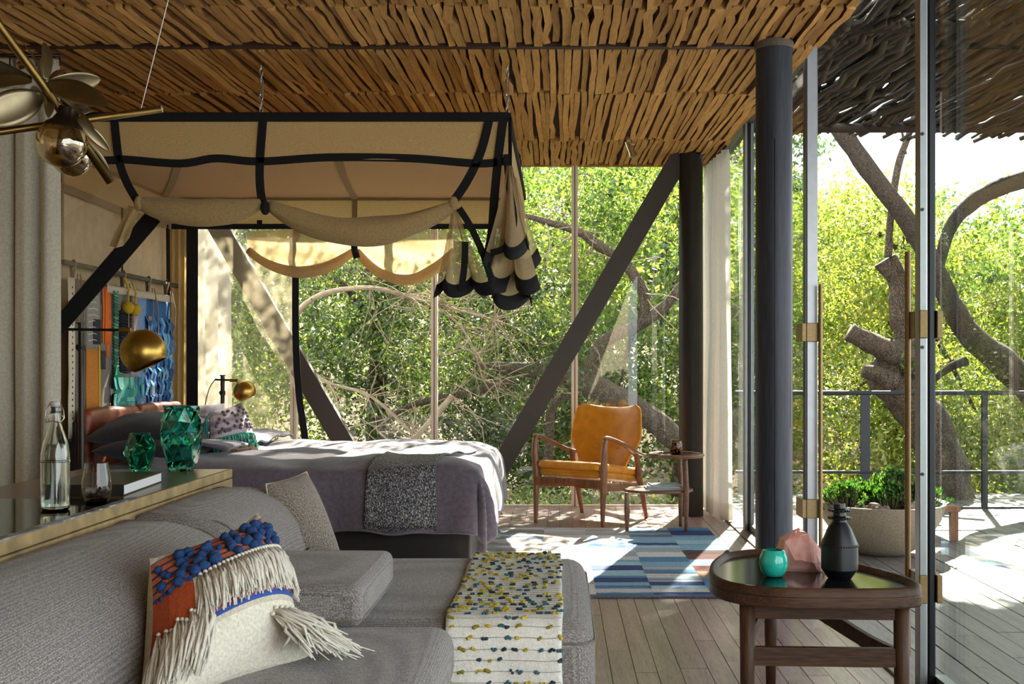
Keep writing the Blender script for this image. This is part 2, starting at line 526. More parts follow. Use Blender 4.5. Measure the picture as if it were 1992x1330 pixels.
# ceiling: dark boarding with rows of split sticks nailed under it
cs = B(); 
cs.add([(LW - 0.15, -1.5, ceil_z(-1.5) + 0.02), (1.30, -1.5, ceil_z(-1.5) + 0.02), (1.30, FARW + 0.1, ceil_z(FARW) + 0.02), (LW - 0.15, FARW + 0.1, ceil_z(FARW) + 0.02),
        (LW - 0.15, -1.5, ceil_z(-1.5) + 0.16), (1.30, -1.5, ceil_z(-1.5) + 0.16), (1.30, FARW + 0.1, ceil_z(FARW) + 0.16), (LW - 0.15, FARW + 0.1, ceil_z(FARW) + 0.16)],
       [(0, 1, 2, 3), (7, 6, 5, 4), (0, 4, 5, 1), (1, 5, 6, 2), (2, 6, 7, 3), (3, 7, 4, 0)])
ce = cs.build('ceiling', M_STICKBED); tag(ce, 'ceiling of rows of split pale sticks', None, None, 'structure')
def stick_arrays(rr, seg=5):
    """one split stick, length 1 along y from 0, width 1 across x, hanging down from z=0 to -1; wobbly edges"""
    vs = []; off = rr.uniform(0, 90)
    amp = rr.uniform(0.16, 0.5)
    for i in range(seg + 1):
        t = i / seg
        o = amp * nz(off + t * 2.6) * 1.5 + 0.10 * nz(off * 3 + t * 7)
        wl_ = 0.46 + 0.10 * nz(off + 11 + t * 4.0); wr_ = 0.46 + 0.10 * nz(off + 31 + t * 4.0)
        zb = -0.9 + 0.25 * nz(off + 51 + t * 3); tilt = 0.2 * nz(off + 71)
        vs += [(o - wl_, t, 0.0), (o + wr_, t, 0.0), (o + wr_ * 0.93, t, zb + tilt), (o - wl_ * 0.93, t, zb - tilt)]
    fs = [(0, 1, 2, 3), tuple(reversed((seg * 4, seg * 4 + 1, seg * 4 + 2, seg * 4 + 3)))]
    for i in range(seg):
        for k in range(4):
            k2 = (k + 1) % 4
            fs.append((i * 4 + k, (i + 1) * 4 + k, (i + 1) * 4 + k2, i * 4 + k2))
    return vs, fs
STK = [stick_arrays(R) for _ in range(22)]
stk_me = []
for vs, fs in STK:
    me = B().add(vs, fs).mesh('ceiling_stick'); me.materials.append(M_STICK); me.materials.append(M_STICKSIDE)
    for p_ in me.polygons: p_.material_index = 1 if (p_.index > 1 and (p_.index - 2) % 4 in (1, 3)) else 0
    stk_me.append(me)
sl = math.atan(0.0306)
rest = B(); nparts = 0
for (ya, yb, z_off, sep) in ((4.93, 5.585, 0, 1), (5.655, 6.72, 0, 1), (6.72, 8.37, 0.0, 2), (8.37, 9.63, 0, 0), (3.85, 4.93, 0, 0), (2.7, 3.85, 0, 0), (1.5, 2.7, 0, 0), (0.2, 1.5, 0, 0)):
    x = LW + 0.02
    edge_r = 1.29
    while x < edge_r - 0.02:
        w = R.uniform(0.028, 0.050)
        j1, j2 = R.uniform(-0.02, 0.03), R.uniform(-0.03, 0.02)
        y0, y1 = ya + max(j1, -0.01), yb + min(j2, 0.012)
        k = R.randrange(len(STK)); rz = R.uniform(-0.012, 0.012); th = R.uniform(0.022, 0.05)
        z0 = ceil_z(y0) + 0.022
        cx = x + w / 2
        take = (sep == 1) or (sep == 2 and cx > -1.05 and nparts < 299)
        if take and nparts < 299:
            dup(stk_me[k], 'ceiling_stick', None, ce, (cx, y0, z0), (sl, 0, rz), (w * 1.02, y1 - y0, th)); nparts += 1
        else:
            m = Matrix.Translation((cx, y0, z0)) @ Matrix.Rotation(sl, 4, 'X') @ Matrix.Rotation(rz, 4, 'Z') @ Matrix.Diagonal((w * 1.02, y1 - y0, th, 1))
            rest.add([m @ Vector(p) for p in STK[k][0]], STK[k][1])
        x += w * R.uniform(1.0, 1.12)
o = rest.build('ceiling_sticks', M_STICK, ce); tag(o, kind='stuff'); o.data.materials.append(M_STICKSIDE)
nf_ = len(STK[0][1])
o.data.polygons.foreach_set('material_index', [1 if (i % nf_ > 1 and (i % nf_ - 2) % 4 in (1, 3)) else 0 for i in range(len(o.data.polygons))])
B().box(LW, 1.06, 5.598, 5.644, ceil_z(5.62) - 0.018, ceil_z(5.62) + 0.05).build('batten', M_BEAM, ce)
B().box(LW, 1.30, FARW - 0.05, FARW + 0.06, ceil_z(FARW) - 0.012, ceil_z(FARW) + 0.05).build('edge_batten', mat_plain('edge_batten_orange', '#8a4a1c', 0.6), ce)

# columns and braces
def column(name, X, Y, r, m, lab, lean=0.0):
    zt = ceil_z(Y) - 0.005
    n = 28
    prof = [(r * 1.01, 0.0), (r * 0.99, 0.6), (r, 1.5), (r * 0.985, 2.2), (r * 0.98, zt)]
    b = B().lathe(prof, (X, Y, 0), n, wob=lambda a, z: 1 + 0.012 * nz(math.cos(a) * 1.5 + X, math.sin(a) * 1.5, z * 0.8))
    o = b.build(name, m, smooth=True); tag(o, lab, None, None, 'structure'); return o
c1 = column('column_1', 1.062, 5.53, 0.091, M_COLN, 'round blue-grey timber column beside the coffee table')
B().lathe([(0.094, 0), (0.096, 0.004), (0.096, 0.034), (0.094, 0.038)], (1.062, 5.53, ceil_z(5.53) - 0.052), 24).build('collar', mat_plain('collar_grey', '#5b5348', 0.6), c1)
for a0, z0, z1 in ((math.radians(-98), 0.05, 2.3), (math.radians(-40), 0.9, 1.7)):
    B().tube([(1.062 + 0.0895 * math.cos(a0 + 0.02 * nz(z * 3)), 5.53 + 0.0895 * math.sin(a0 + 0.02 * nz(z * 3)), z) for z in np.linspace(z0, z1, 14)], 0.0025, 4).build('crack', M_BLACKM, c1)
column('column_2', 1.072, 9.06, 0.098, M_COLF, 'round brown-grey column in the far glazed corner')
column('column_3', -3.10, 9.06, 0.098, M_COLF, 'round brown-grey column behind the bed net')
def brace(name, xa, xb, lab):
    a = Vector((xa, 9.08, 0.0)); b = Vector((xb, 9.08, 2.9))
    o = B().bar(a, b, 0.158, 0.09, up=(0, 1, 0)).build(name, M_BRACE, bevel=0.004); tag(o, lab, None, None, 'structure')
brace('brace_1', -0.69, 0.995, 'diagonal brown steel brace rising to the far corner column')
brace('brace_2', -1.385, -3.07, 'diagonal brown steel brace behind the bed net')

# far glass wall
mx = [-3.36, -2.26, -1.057, 0.145, 1.345]
for i, (a, b) in enumerate(zip(mx, mx[1:])):
    r = struct_root('window_%d' % (i + 1), 'floor-to-ceiling fixed pane of the far glass wall')
    zt = ceil_z(FARW)
    B().box(a + 0.028, b - 0.028, FARW - 0.004, FARW + 0.004, 0.01, zt).build('pane', M_GLASS, r)
    B().box(a - 0.027, a - 0.004, FARW - 0.035, FARW + 0.035, 0.0, zt).build('mullion', M_FRAME, r, bevel=0.003)
    B().box(a + 0.004, a + 0.027, FARW - 0.030, FARW + 0.035, 0.0, zt).build('mullion', M_FRAME, r, bevel=0.003)
    B().box(a - 0.004, a + 0.004, FARW - 0.02, FARW + 0.02, 0.0, zt).build('gasket', mat_plain('gasket_brown', '#7d6a55', 0.7) if i == 0 else bpy.data.materials['gasket_brown'], r)
    B().box(a + 0.028, b - 0.028, FARW - 0.02, FARW + 0.02, 0.0, 0.012).build('bottom_rail', M_FRAME, r)

# glazed side wall with sliding doors: a fixed pane, a far leaf, a gap, a near leaf
DH = 2.96
r = struct_root('window_5', 'fixed pane of the glazed side wall behind the white curtain')
B().box(1.405, 1.413, 8.22, FARW - 0.04, 0.02, DH).build('pane', M_DGLASS, r)
for (x0, x1, m) in ((1.352, 1.372, M_ALU), (1.374, 1.392, M_BLACKM), (1.394, 1.420, M_ALU)):
    B().box(x0, x1, 8.14, 8.22, 0.0, DH).build('stile', m, r, bevel=0.003)
B().box(1.352, 1.42, FARW - 0.03, FARW + 0.05, 0, DH).build('corner_post', M_ALU, r, bevel=0.003)
hd = B().box(1.335, 1.44, 1.6, FARW, DH, DH + 0.07).build('trim_2', mat_plain('header_steel', '#6d6a62', 0.5, 0.5)); tag(hd, 'steel header track above the sliding doors', None, None, 'structure')
def screws(parent, x, y, zs):
    for z in zs:
        B().tube([(x, y, z), (x, y - 0.004, z)], 0.0065, 10).build('screw', M_BLACKM, parent)

d1 = struct_root('door_1', 'sliding glass leaf beside the blue-grey column')
B().box(1.402, 1.410, 6.13, 8.16, 0.03, DH).build('pane', M_DGLASS, d1)
B().box(1.343, 1.404, 6.075, 6.13, 0.012, DH).build('stile', M_ALU, d1, bevel=0.005)
B().box(1.336, 1.342, 6.075, 6.135, 0.012, DH).build('gasket', M_BLACKM, d1)
B().box(1.385, 1.425, 6.13, 8.16, 0.012, 0.06).build('bottom_rail', M_ALU, d1)
hz0, hz1 = 0.095, 1.637
hb = B().tube([(1.408, 6.03, hz0), (1.408, 6.03, hz1)], 0.0115, 14).build('handle', M_BRONZE, d1, smooth=True)
for zc in (1.382, 0.433):
    B().box(1.337, 1.412, 6.05, 6.075, zc - 0.05, zc + 0.05).build('handle_bracket', M_BRONZE, hb, bevel=0.003)
    B().box(1.312, 1.336, 6.05, 6.2, zc - 0.05, zc + 0.05).build('handle_bracket', M_BRONZE, hb, bevel=0.003)

d2 = struct_root('door_2', 'near sliding glass leaf standing open by the coffee table')
B().box(1.425, 1.433, 1.7, 4.2, 0.03, DH).build('pane', M_DGLASS, d2)
B().box(1.340, 1.366, 4.17, 4.225, 0.0, DH).build('stile', M_ALU, d2, bevel=0.003)
B().box(1.366, 1.371, 4.175, 4.225, 0.0, DH).build('stile_lip', mat_plain('alu_bright', '#b4b5b2', 0.35, 0.8), d2)
B().box(1.371, 1.402, 4.17, 4.222, 0.0, DH).build('gasket', M_BLACKM, d2, bevel=0.008)
B().box(1.402, 1.445, 1.7, 4.2, 0.005, 0.05).build('bottom_rail', M_ALU, d2)
screws(d2, 1.350, 4.17, (0.42, 0.80, 1.27, 1.78, 2.06))
hb = B().tube([(1.337, 4.30, hz0), (1.337, 4.30, hz1)], 0.0115, 14).build('handle', M_BRONZE, d2, smooth=True)
for zc in (1.355, 0.375):
    B().box(1.340, 1.372, 4.226, 4.30, zc - 0.052, zc + 0.052).build('handle_bracket', M_BRONZE, hb, bevel=0.003)
    B().box(1.336, 1.366, 4.155, 4.17, zc - 0.052, zc + 0.052).build('handle_bracket', M_BRONZE, hb, bevel=0.003)
    B().box(1.402, 1.423, 4.16, 4.222, zc - 0.052, zc + 0.052).build('handle_bracket', M_BRONZE, hb, bevel=0.003)
# ------------------------------------------------------------------ outside: ground, trees, deck things
M_LEAF = mat_leaf('leaf')
M_BARK = mat_bark('bark', '#1f1812', '#86745c')
M_BARK2 = mat_bark('bark_dark', '#1d1712', '#6a5844', 1.4)
M_TWIG = mat_plain('bare_twig', '#a08c72', 0.9, var=0.2)
M_GROUND = mat_plain('leaf_litter', '#574626', 0.95, var=0.5, vscale=7, bump=0.6, bscale=40)
M_BANK = mat_plain('bush_bank', '#3f5a22', 0.95, var=0.6, vscale=2.2, bump=0.9, bscale=9)

def terr(X, Y):
    base = -0.75 + 0.25 * nz(X * 0.35, Y * 0.35)
    rise = max(0.0, (Y - 17.0)) * 0.33 * (1.0 - 0.35 * min(1, max(0, (X - 3.0) / 8.0)))
    if Y > 34: rise = 17 * 0.33 * (1.0 - 0.35 * min(1, max(0, (X - 3.0) / 8.0)))
    return base + rise
g = B().grid(lambda u, v: ((-22 + 52 * u), 9.85 + 30 * v, terr(-22 + 52 * u, 9.85 + 30 * v)), 60, 40)
o = g.build('ground', M_GROUND, smooth=True); tag(o, 'leaf-littered ground rising to a bushy bank', None, None, 'structure')
g2 = B().box(6.7, 30, -6, 9.85, -1.4, -0.9).build('ground_side', M_GROUND); tag(g2, 'ground beside the deck', None, None, 'structure')

def leaves(name, parent, centers, n, size, palette, mat=None, clump=0.28, nclump=None, flat=0.75, rng=NP):
    """n leaves gathered in small clumps within ellipsoids (centre, radii); returns one mesh"""
    cs = np.array([c for c, r in centers], dtype=float); rs = np.array([r for c, r in centers], dtype=float)
    vol = np.prod(rs, axis=1) ** (2 / 3); pr = vol / vol.sum()
    nclump = nclump or max(12, n // 55)
    ci = rng.choice(len(cs), nclump, p=pr)
    d = rng.normal(size=(nclump, 3)); d /= np.linalg.norm(d, axis=1)[:, None]
    rad = rng.uniform(0.25, 1.0, nclump) ** 0.5
    cc = cs[ci] + d * rad[:, None] * rs[ci]
    csz = rng.uniform(0.5, 1.3, nclump) * clump
    ctone = rng.uniform(0, 1, nclump)
    li = rng.integers(0, nclump, n)
    p = cc[li] + rng.normal(size=(n, 3)) * csz[li][:, None] * np.array([1, 1, flat]) * 0.6
    ax = rng.normal(size=(n, 3)); ax[:, 2] -= 0.35; ax /= np.linalg.norm(ax, axis=1)[:, None]
    sd_ = np.cross(ax, rng.normal(size=(n, 3))); sd_ /= np.linalg.norm(sd_, axis=1)[:, None]
    nr = np.cross(ax, sd_)
    L = size * rng.uniform(0.6, 1.35, n)[:, None]; Wd = L * rng.uniform(0.36, 0.55, n)[:, None]
    v = np.stack([p, p + ax * L * 0.45 + sd_ * Wd * 0.5 + nr * L * 0.06, p + ax * L, p + ax * L * 0.45 - sd_ * Wd * 0.5 + nr * L * 0.06], axis=1).reshape(-1, 3)
    q = np.arange(4 * n).reshape(n, 4)
    pal = np.array([lin(c) for c in palette])
    t = np.clip(ctone[li] * 0.7 + rng.uniform(0, 0.5, n) - 0.1, 0, 0.999) * (len(pal) - 1)
    i0 = t.astype(int); fr = (t - i0)[:, None]
    col = pal[i0] * (1 - fr) + pal[np.minimum(i0 + 1, len(pal) - 1)] * fr
    col = col * rng.uniform(0.8, 1.2, (n, 1))
    return raw_mesh(name, v, q, mat or M_LEAF, parent, col)

def limb(pts, rad, n=10, gn=0.18, seg=7):
    P = catmull(pts, seg); rr = interp(rad, len(P))
    off = R.uniform(0, 50)
    b = B(); b.tube(P, rr, n)
    out = []
    for k, v in enumerate(b.v):
        i = k // n
        c = P[min(i, len(P) - 1)]; v = Vector(v)
        f = 1 + gn * nz(v.x * 6 + off, v.y * 6, v.z * 6) + gn * 0.6 * nz(v.x * 17, v.y * 17 + off, v.z * 17)
        out.append(tuple(c + (v - c) * f))
    b.v = out
    return b

def pix(lst, Y, dy=None):
    out = []
    for k, q in enumerate(lst):
        yy = q[2] if len(q) > 2 else Y
        out.append(W(q[0], q[1], yy))
    return out

def twigs(paths, n, length, r, rng=R, bias=(0, 0, 0)):
    b = B()
    for _ in range(n):
        P = rng.choice(paths); p = Vector(rng.choice(P))
        d = Vector((rng.gauss(0, 1), rng.gauss(0, 0.6), rng.gauss(0, 0.7))) + Vector(bias); d.normalize()
        L = length * rng.uniform(0.4, 1.2); pts = [p]
        for k in range(4):
            d = (d + Vector((rng.gauss(0, 0.25), rng.gauss(0, 0.25), rng.gauss(0, 0.25)))).normalized()
            p = p + d * L / 4; pts.append(p)
            if rng.random() < 0.4:
                e = (d + Vector((rng.gauss(0, 0.7), rng.gauss(0, 0.7), rng.gauss(0, 0.7)))).normalized()
                b.tube([p, p + e * L * 0.2, p + e * L * 0.36 + Vector((0, 0, 0.02))], [r * 0.5, r * 0.4, r * 0.2], 4, False)
        b.tube(pts, [r, r * 0.8, r * 0.65, r * 0.5, r * 0.25], 5, False)
    return b

GR_D = ['#2a401c', '#445e2a', '#667e3c', '#98a65c']
GR_M = ['#3a5822', '#628338', '#95ab50', '#c2c97c']
GR_Y = ['#587428', '#88a246', '#b6bf62', '#d8d48c']
GR_F = ['#2c4a30', '#476844', '#70895c', '#a0b07c']

# the old leaning tree outside the far window
tA = thing('gnarled_tree', 'gnarled grey tree with a thick curling limb outside behind the yellow armchair', 'tree')
YA = 11.4
p_main = pix([(1470, 1010), (1400, 935), (1330, 868), (1250, 803), (1170, 757), (1110, 738), (1050, 722), (985, 716), (925, 712)], YA)
p_curl = pix([(1165, 770), (1147, 715), (1180, 662), (1235, 636), (1290, 598), (1340, 540)], YA)
p_up = pix([(1250, 632), (1252, 570), (1215, 512), (1165, 478), (1128, 452), (1060, 430), (1000, 414)], YA)
p_low = pix([(1040, 725), (960, 752), (880, 770), (800, 788), (760, 812), (735, 840)], YA)
p_leg = pix([(1115, 760), (1075, 790), (1068, 860), (1066, 960)], YA + 0.3)
for p, rr in ((p_main, (0.15, 0.14, 0.13, 0.12, 0.115, 0.10, 0.085, 0.07, 0.035)), (p_curl, (0.09, 0.075, 0.07, 0.065, 0.06, 0.05)), (p_up, (0.06, 0.055, 0.052, 0.05, 0.05, 0.035, 0.02)),
              (p_low, (0.05, 0.042, 0.036, 0.03, 0.024, 0.012)), (p_leg, (0.05, 0.045, 0.05, 0.055))):
    limb(p, rr).build('branch', M_BARK, tA, smooth='all')
twigs([p_main[4:], p_up, p_low, p_low], 60, 0.7, 0.009).build('twigs', M_TWIG, tA, smooth='all')
tag(tA.children[-1], kind='stuff')
tag(leaves('foliage', tA, [((-0.1, 11.9, 3.3), (1.5, 1.0, 0.9)), ((1.1, 12.2, 2.6), (1.0, 0.9, 1.0)), ((0.6, 11.9, 1.9), (0.9, 0.5, 0.6))], 9000, 0.075, GR_M), kind='stuff')

tC = thing('bare_twig_shrub', 'pale bare-twigged shrub arching outside the glass beyond the bed', 'shrub')
p1 = pix([(560, 640), (590, 595), (640, 568), (720, 560), (790, 575), (850, 592), (960, 622)], 11.0)
p2 = pix([(850, 592), (900, 640), (925, 690), (940, 740)], 11.0)
p3 = pix([(880, 770), (800, 860), (760, 900), (735, 960)], 11.0)
p4 = pix([(580, 705), (640, 745), (720, 770), (800, 840)], 11.2)
for p, rr in ((p1, (0.035, 0.03, 0.026, 0.024, 0.02, 0.016, 0.008)), (p2, (0.014, 0.012, 0.01, 0.006)), (p3, (0.03, 0.026, 0.022, 0.03)), (p4, (0.02, 0.018, 0.016, 0.012))):
    limb(p, rr, 8).build('branch', M_TWIG, tC, smooth='all')
twigs([p1[3:], p2, p1[4:], p4, p3], 150, 0.75, 0.0065, bias=(0.5, 0, -0.25)).build('twigs', M_TWIG, tC, smooth='all'); tag(tC.children[-1], kind='stuff')
tag(leaves('foliage', tC, [((-1.5, 11.4, 1.9), (1.3, 0.5, 0.9)), ((-0.5, 11.3, 1.2), (1.0, 0.4, 0.5))], 4500, 0.05, GR_D, clump=0.2), kind='stuff')

def tree(name, label, base, top, r, crowns, n, size, pal, group='trees and bushes outside the glass', lean=0.0):
    t = thing(name, label, 'tree', group)
    b = Vector((base[0], base[1], terr(*base) - 0.1)); tp = Vector(top)
    mid = b.lerp(tp, 0.5) + Vector((R.uniform(-.3, .3), R.uniform(-.2, .2), 0))
    limb([b, mid, tp], (r, r * 0.75, r * 0.4)).build('trunk', M_BARK2, t, smooth='all')
    for (c, rr) in crowns:
        st = b.lerp(tp, R.uniform(0.4, 0.9))
        e = Vector(c) + Vector((0, 0, rr[2] * 0.3))
        limb([st, st.lerp(e, 0.5) + Vector((R.uniform(-.2, .2), 0, R.uniform(-.1, .3))), e], (r * 0.45, r * 0.3, r * 0.1), 7).build('branch', M_BARK2, t, smooth='all')
    tag(leaves('foliage', t, crowns, n, size, pal), kind='stuff')
    return t

tree('evergreen_tree', 'dense dark green tree outside behind the foot of the bed', (-2.2, 13.4), (-2.0, 13.2, 3.2), 0.14,
     [((-3.0, 13.0, 2.0), (1.5, 1.1, 1.3)), ((-1.3, 13.3, 1.6), (1.4, 1.0, 1.2)), ((-2.2, 13.4, 3.4), (1.8, 1.2, 1.0)), ((-0.2, 13.6, 0.9), (1.2, 0.9, 0.9)), ((-1.0, 12.6, 0.2), (1.8, 0.7, 0.7)), ((-1.7, 12.7, 4.7), (1.2, 0.7, 0.55))], 56000, 0.065, GR_D)  # last crown is out of view, added to dapple the sun on net and bed
tree('evergreen_tree', 'small-leaved green tree outside behind the closed bed net', (-4.6, 12.6), (-4.4, 12.4, 3.0), 0.12,
     [((-4.6, 12.4, 2.2), (1.2, 0.9, 1.4)), ((-3.6, 12.3, 1.0), (1.1, 0.8, 0.9)), ((-4.4, 12.8, 0.4), (1.4, 0.9, 0.9))], 20000, 0.06, GR_M)
tree('yellow_green_tree', 'light yellow-green tree outside above the yellow armchair', (1.5, 14.6), (1.6, 14.4, 4.2), 0.13,
     [((0.4, 14.4, 3.1), (1.3, 1.0, 1.2)), ((1.9, 14.6, 2.6), (1.3, 1.0, 1.5)), ((1.2, 14.2, 1.2), (1.5, 0.9, 0.9)), ((2.6, 14.2, 1.4), (1.2, 0.9, 1.1)), ((0.6, 13.6, 0.3), (1.9, 0.7, 0.6))], 42000, 0.07, GR_M)
tree('yellow_green_tree', 'sunlit yellow-green tree seen through the open sliding door', (4.3, 13.6), (4.2, 13.4, 3.0), 0.12,
     [((3.5, 13.2, 2.4), (1.1, 0.9, 1.1)), ((4.6, 13.6, 1.7), (1.3, 1.0, 1.3)), ((3.4, 12.8, 0.6), (1.2, 0.8, 0.9)), ((4.8, 12.6, 0.2), (1.4, 0.9, 0.9))], 42000, 0.07, GR_Y)
tree('yellow_green_tree', 'bright green tree seen through the near glass door leaf', (6.8, 13.8), (6.6, 13.4, 2.4), 0.12,
     [((5.9, 13.0, 1.9), (1.0, 0.9, 0.9)), ((7.0, 13.6, 1.4), (1.5, 1.0, 1.3)), ((6.2, 12.4, 0.3), (1.7, 0.9, 0.9))], 36000, 0.07, GR_M)
tree('bank_bush', 'blue-green bush high on the bank behind the curling limb', (0.2, 20.0), (0.2, 20, 4.6), 0.18,
     [((-0.8, 20, 4.4), (2.6, 1.5, 2.0)), ((2.4, 19.6, 4.6), (2.2, 1.4, 2.2)), ((1.0, 18.6, 2.0), (3.4, 1.2, 1.6))], 42000, 0.12, GR_F)
tree('bank_bush', 'tall dark bush on the bank behind the bed canopy', (-5.4, 20.0), (-5.2, 20, 4.6), 0.18,
     [((-5.6, 19.6, 4.0), (2.6, 1.5, 2.2)), ((-3.0, 20.0, 4.4), (2.2, 1.4, 2.2)), ((-4.0, 18.6, 1.6), (3.4, 1.2, 1.6))], 30000, 0.12, GR_D)
tree('bank_bush', 'hazy green bush on the bank behind the twisted deck tree', (7.0, 20.0), (7.0, 20, 3.2), 0.18,
     [((5.6, 19.6, 2.8), (2.4, 1.5, 1.6)), ((8.6, 20.0, 2.6), (2.6, 1.4, 1.8)), ((6.8, 18.4, 1.0), (3.6, 1.2, 1.4)), ((11.2, 19.0, 2.2), (2.2, 1.2, 1.8))], 42000, 0.12, GR_M)
tree('bank_bush', 'low bright bush against the white sky beside the far mullion', (4.2, 22.0), (4.2, 22, 3.6), 0.16,
     [((3.6, 22, 3.6), (1.8, 1.3, 1.8)), ((5.0, 21.6, 2.6), (1.8, 1.3, 1.6))], 20000, 0.13, GR_F)
u = leaves('undergrowth', None, [((-4 + 2.0 * k, 11.0 + 0.5 * (k % 2), -0.35), (1.2, 0.7, 0.35)) for k in range(7)], 26000, 0.06, GR_M, clump=0.25)
tag(u, 'low green undergrowth below the far glass wall', 'undergrowth', None, 'stuff')

# twisted tree beyond the railing
tB = thing('twisted_tree', 'twisted brown tree with sawn stumps standing beyond the deck railing', 'tree')
YB = 10.3
limb(pix([(1870, 1080), (1850, 980), (1835, 900), (1808, 830), (1765, 772), (1725, 735), (1740, 700), (1768, 670), (1752, 610), (1748, 550), (1722, 505)], YB),
     (0.24, 0.22, 0.20, 0.20, 0.19, 0.17, 0.16, 0.13, 0.105, 0.10, 0.11), 14, 0.22, 8).build('trunk', M_BARK, tB, smooth='all')
limb(pix([(1800, 715), (1740, 690), (1695, 668), (1652, 645)], YB - 0.1), (0.13, 0.12, 0.10, 0.085), 12, 0.25, 8).build('stump', M_BARK, tB, smooth='all')
limb(pix([(1740, 745), (1705, 728), (1678, 722)], YB - 0.15), (0.10, 0.07, 0.05), 10, 0.25).build('stump', M_BARK, tB, smooth='all')
limb(pix([(1575, 170), (1600, 205), (1690, 330), (1782, 455), (1835, 560), (1885, 650), (1960, 712), (2040, 800)], 10.0), (0.075, 0.08, 0.083, 0.088, 0.09, 0.11, 0.13, 0.13), 12, 0.14).build('branch', M_BARK2, tB, smooth='all')
limb(pix([(1820, 545), (1850, 440), (1910, 382), (2000, 346), (2100, 330)], 10.1), (0.05, 0.06, 0.075, 0.08, 0.08), 10, 0.14).build('branch', M_BARK2, tB, smooth='all')
limb(pix([(1728, 500), (1733, 420), (1748, 320), (1776, 235), (1790, 130)], 10.2), (0.036, 0.034, 0.034, 0.028, 0.022), 8, 0.08).build('branch', M_BARK, tB, smooth='all')
limb(pix([(1762, 300), (1752, 240), (1738, 170), (1742, 80)], 10.2), (0.014, 0.012, 0.010, 0.008), 6, 0.1).build('branch', M_BARK, tB, smooth='all')
limb(pix([(1880, 700), (1840, 720), (1800, 760), (1780, 840)], 10.4), (0.05, 0.035, 0.03, 0.02), 8).build('branch', M_BARK2, tB, smooth='all')
tag(leaves('foliage', tB, [(tuple(W(1755, 700, 10.05)), (0.16, 0.12, 0.25)), (tuple(W(1960, 500, 10.2)), (0.35, 0.3, 0.35)), (tuple(W(1900, 420, 10.3)), (0.3, 0.3, 0.2))], 700, 0.065, GR_M, clump=0.16), kind='stuff')

tag(leaves('crown', tB, [((3.4, 10.6, 4.9), (1.5, 1.0, 0.8)), ((5.2, 10.2, 4.7), (1.5, 1.1, 0.8)), ((4.3, 9.0, 4.6), (1.6, 1.0, 0.6)), ((6.0, 8.2, 4.5), (1.2, 1.0, 0.6)), ((3.0, 11.7, 5.2), (1.0, 0.9, 0.8)), ((4.6, 11.4, 5.4), (1.3, 0.9, 0.8))], 66000, 0.10, GR_M), kind='stuff')  # unseen foliage added above the frame to shade the deck and floor

# railing
rl = thing('railing', 'grey steel railing with two rails along the deck edge', 'railing')
YR = 9.5
zr = W(0, 764, YR).z; zl = W(0, 918, YR).z
B().tube([(1.5, YR, zr), (6.4, YR, zr)], 0.019, 10).build('top_rail', M_RAIL, rl, smooth=True)
B().tube([(1.5, YR, zl), (6.4, YR, zl)], 0.013, 10).build('lower_rail', M_RAIL, rl, smooth=True)
B().box(2.9, 6.4, YR - 0.012, YR + 0.012, -0.01, 0.015).build('bottom_rail', M_RAIL, rl)
B().box(W(1674, 0, YR).x, W(1692, 0, YR).x, YR - 0.008, YR + 0.008, -0.02, zr + 0.01).build('post', M_RAIL, rl)
B().box(W(1910, 0, YR).x, W(1920, 0, YR).x, YR - 0.02, YR + 0.02, -0.02, zr).build('post', M_RAIL, rl)
B().box(5.1, 5.145, YR - 0.02, YR + 0.02, -0.02, zr).build('post', M_RAIL, rl)

# concrete bowl planter with succulents and stones
PCX, PCY, PR, PH = 2.08, 7.25, 0.402, 0.325
t = NT('speckled_concrete'); f = t.noise(t.coord(), 260, 2); t.set(t.p.inputs['Base Color'], t.ramp(f, [(0.36, '#574e40'), (0.5, '#8a7e67'), (0.66, '#9d917a')])); t.pset(Roughness=0.85); t.bump(f, 0.3, 0.003)
pl = thing('bowl_planter', 'large speckled concrete bowl planter standing on the deck', 'planter', None, (PCX, PCY, 0))
B().lathe([(0.10, 0.0), (0.17, 0.004), (0.24, 0.05), (0.31, 0.13), (0.37, 0.22), (PR, PH), (PR - 0.022, PH), (PR - 0.04, PH - 0.05), (0.001, PH - 0.06)], (0, 0, 0.0), 40).build('bowl', t.m, pl, smooth=True)
B().lathe([(PR - 0.035, PH - 0.055), (0.2, PH - 0.035), (0.001, PH - 0.02)], (0, 0, 0), 24).build('soil', mat_plain('soil', '#3a2c20', 0.95, var=0.4, vscale=60, bump=0.8, bscale=90), pl, smooth=True)
def rosette(b, c, r, rr, pal):
    for k in range(9):
        a = 2 * math.pi * k / 9 + rr.uniform(-.3, .3); e = rr.uniform(0.2, 1.2)
        d = Vector((math.cos(a) * math.cos(e), math.sin(a) * math.cos(e), math.sin(e)))
        s = d.cross(Vector((0, 0, 1))).normalized(); n = s.cross(d)
        L = r * rr.uniform(0.7, 1.2); w = L * 0.42
        p = Vector(c)
        b.add([p, p + d * L * .6 + s * w * .5, p + d * L + n * L * .15, p + d * L * .6 - s * w * .5, p + d * L * .55 + n * (-L * .1)],
              [(0, 1, 4), (1, 2, 4), (2, 3, 4), (3, 0, 4)], lin(rr.choice(pal)))
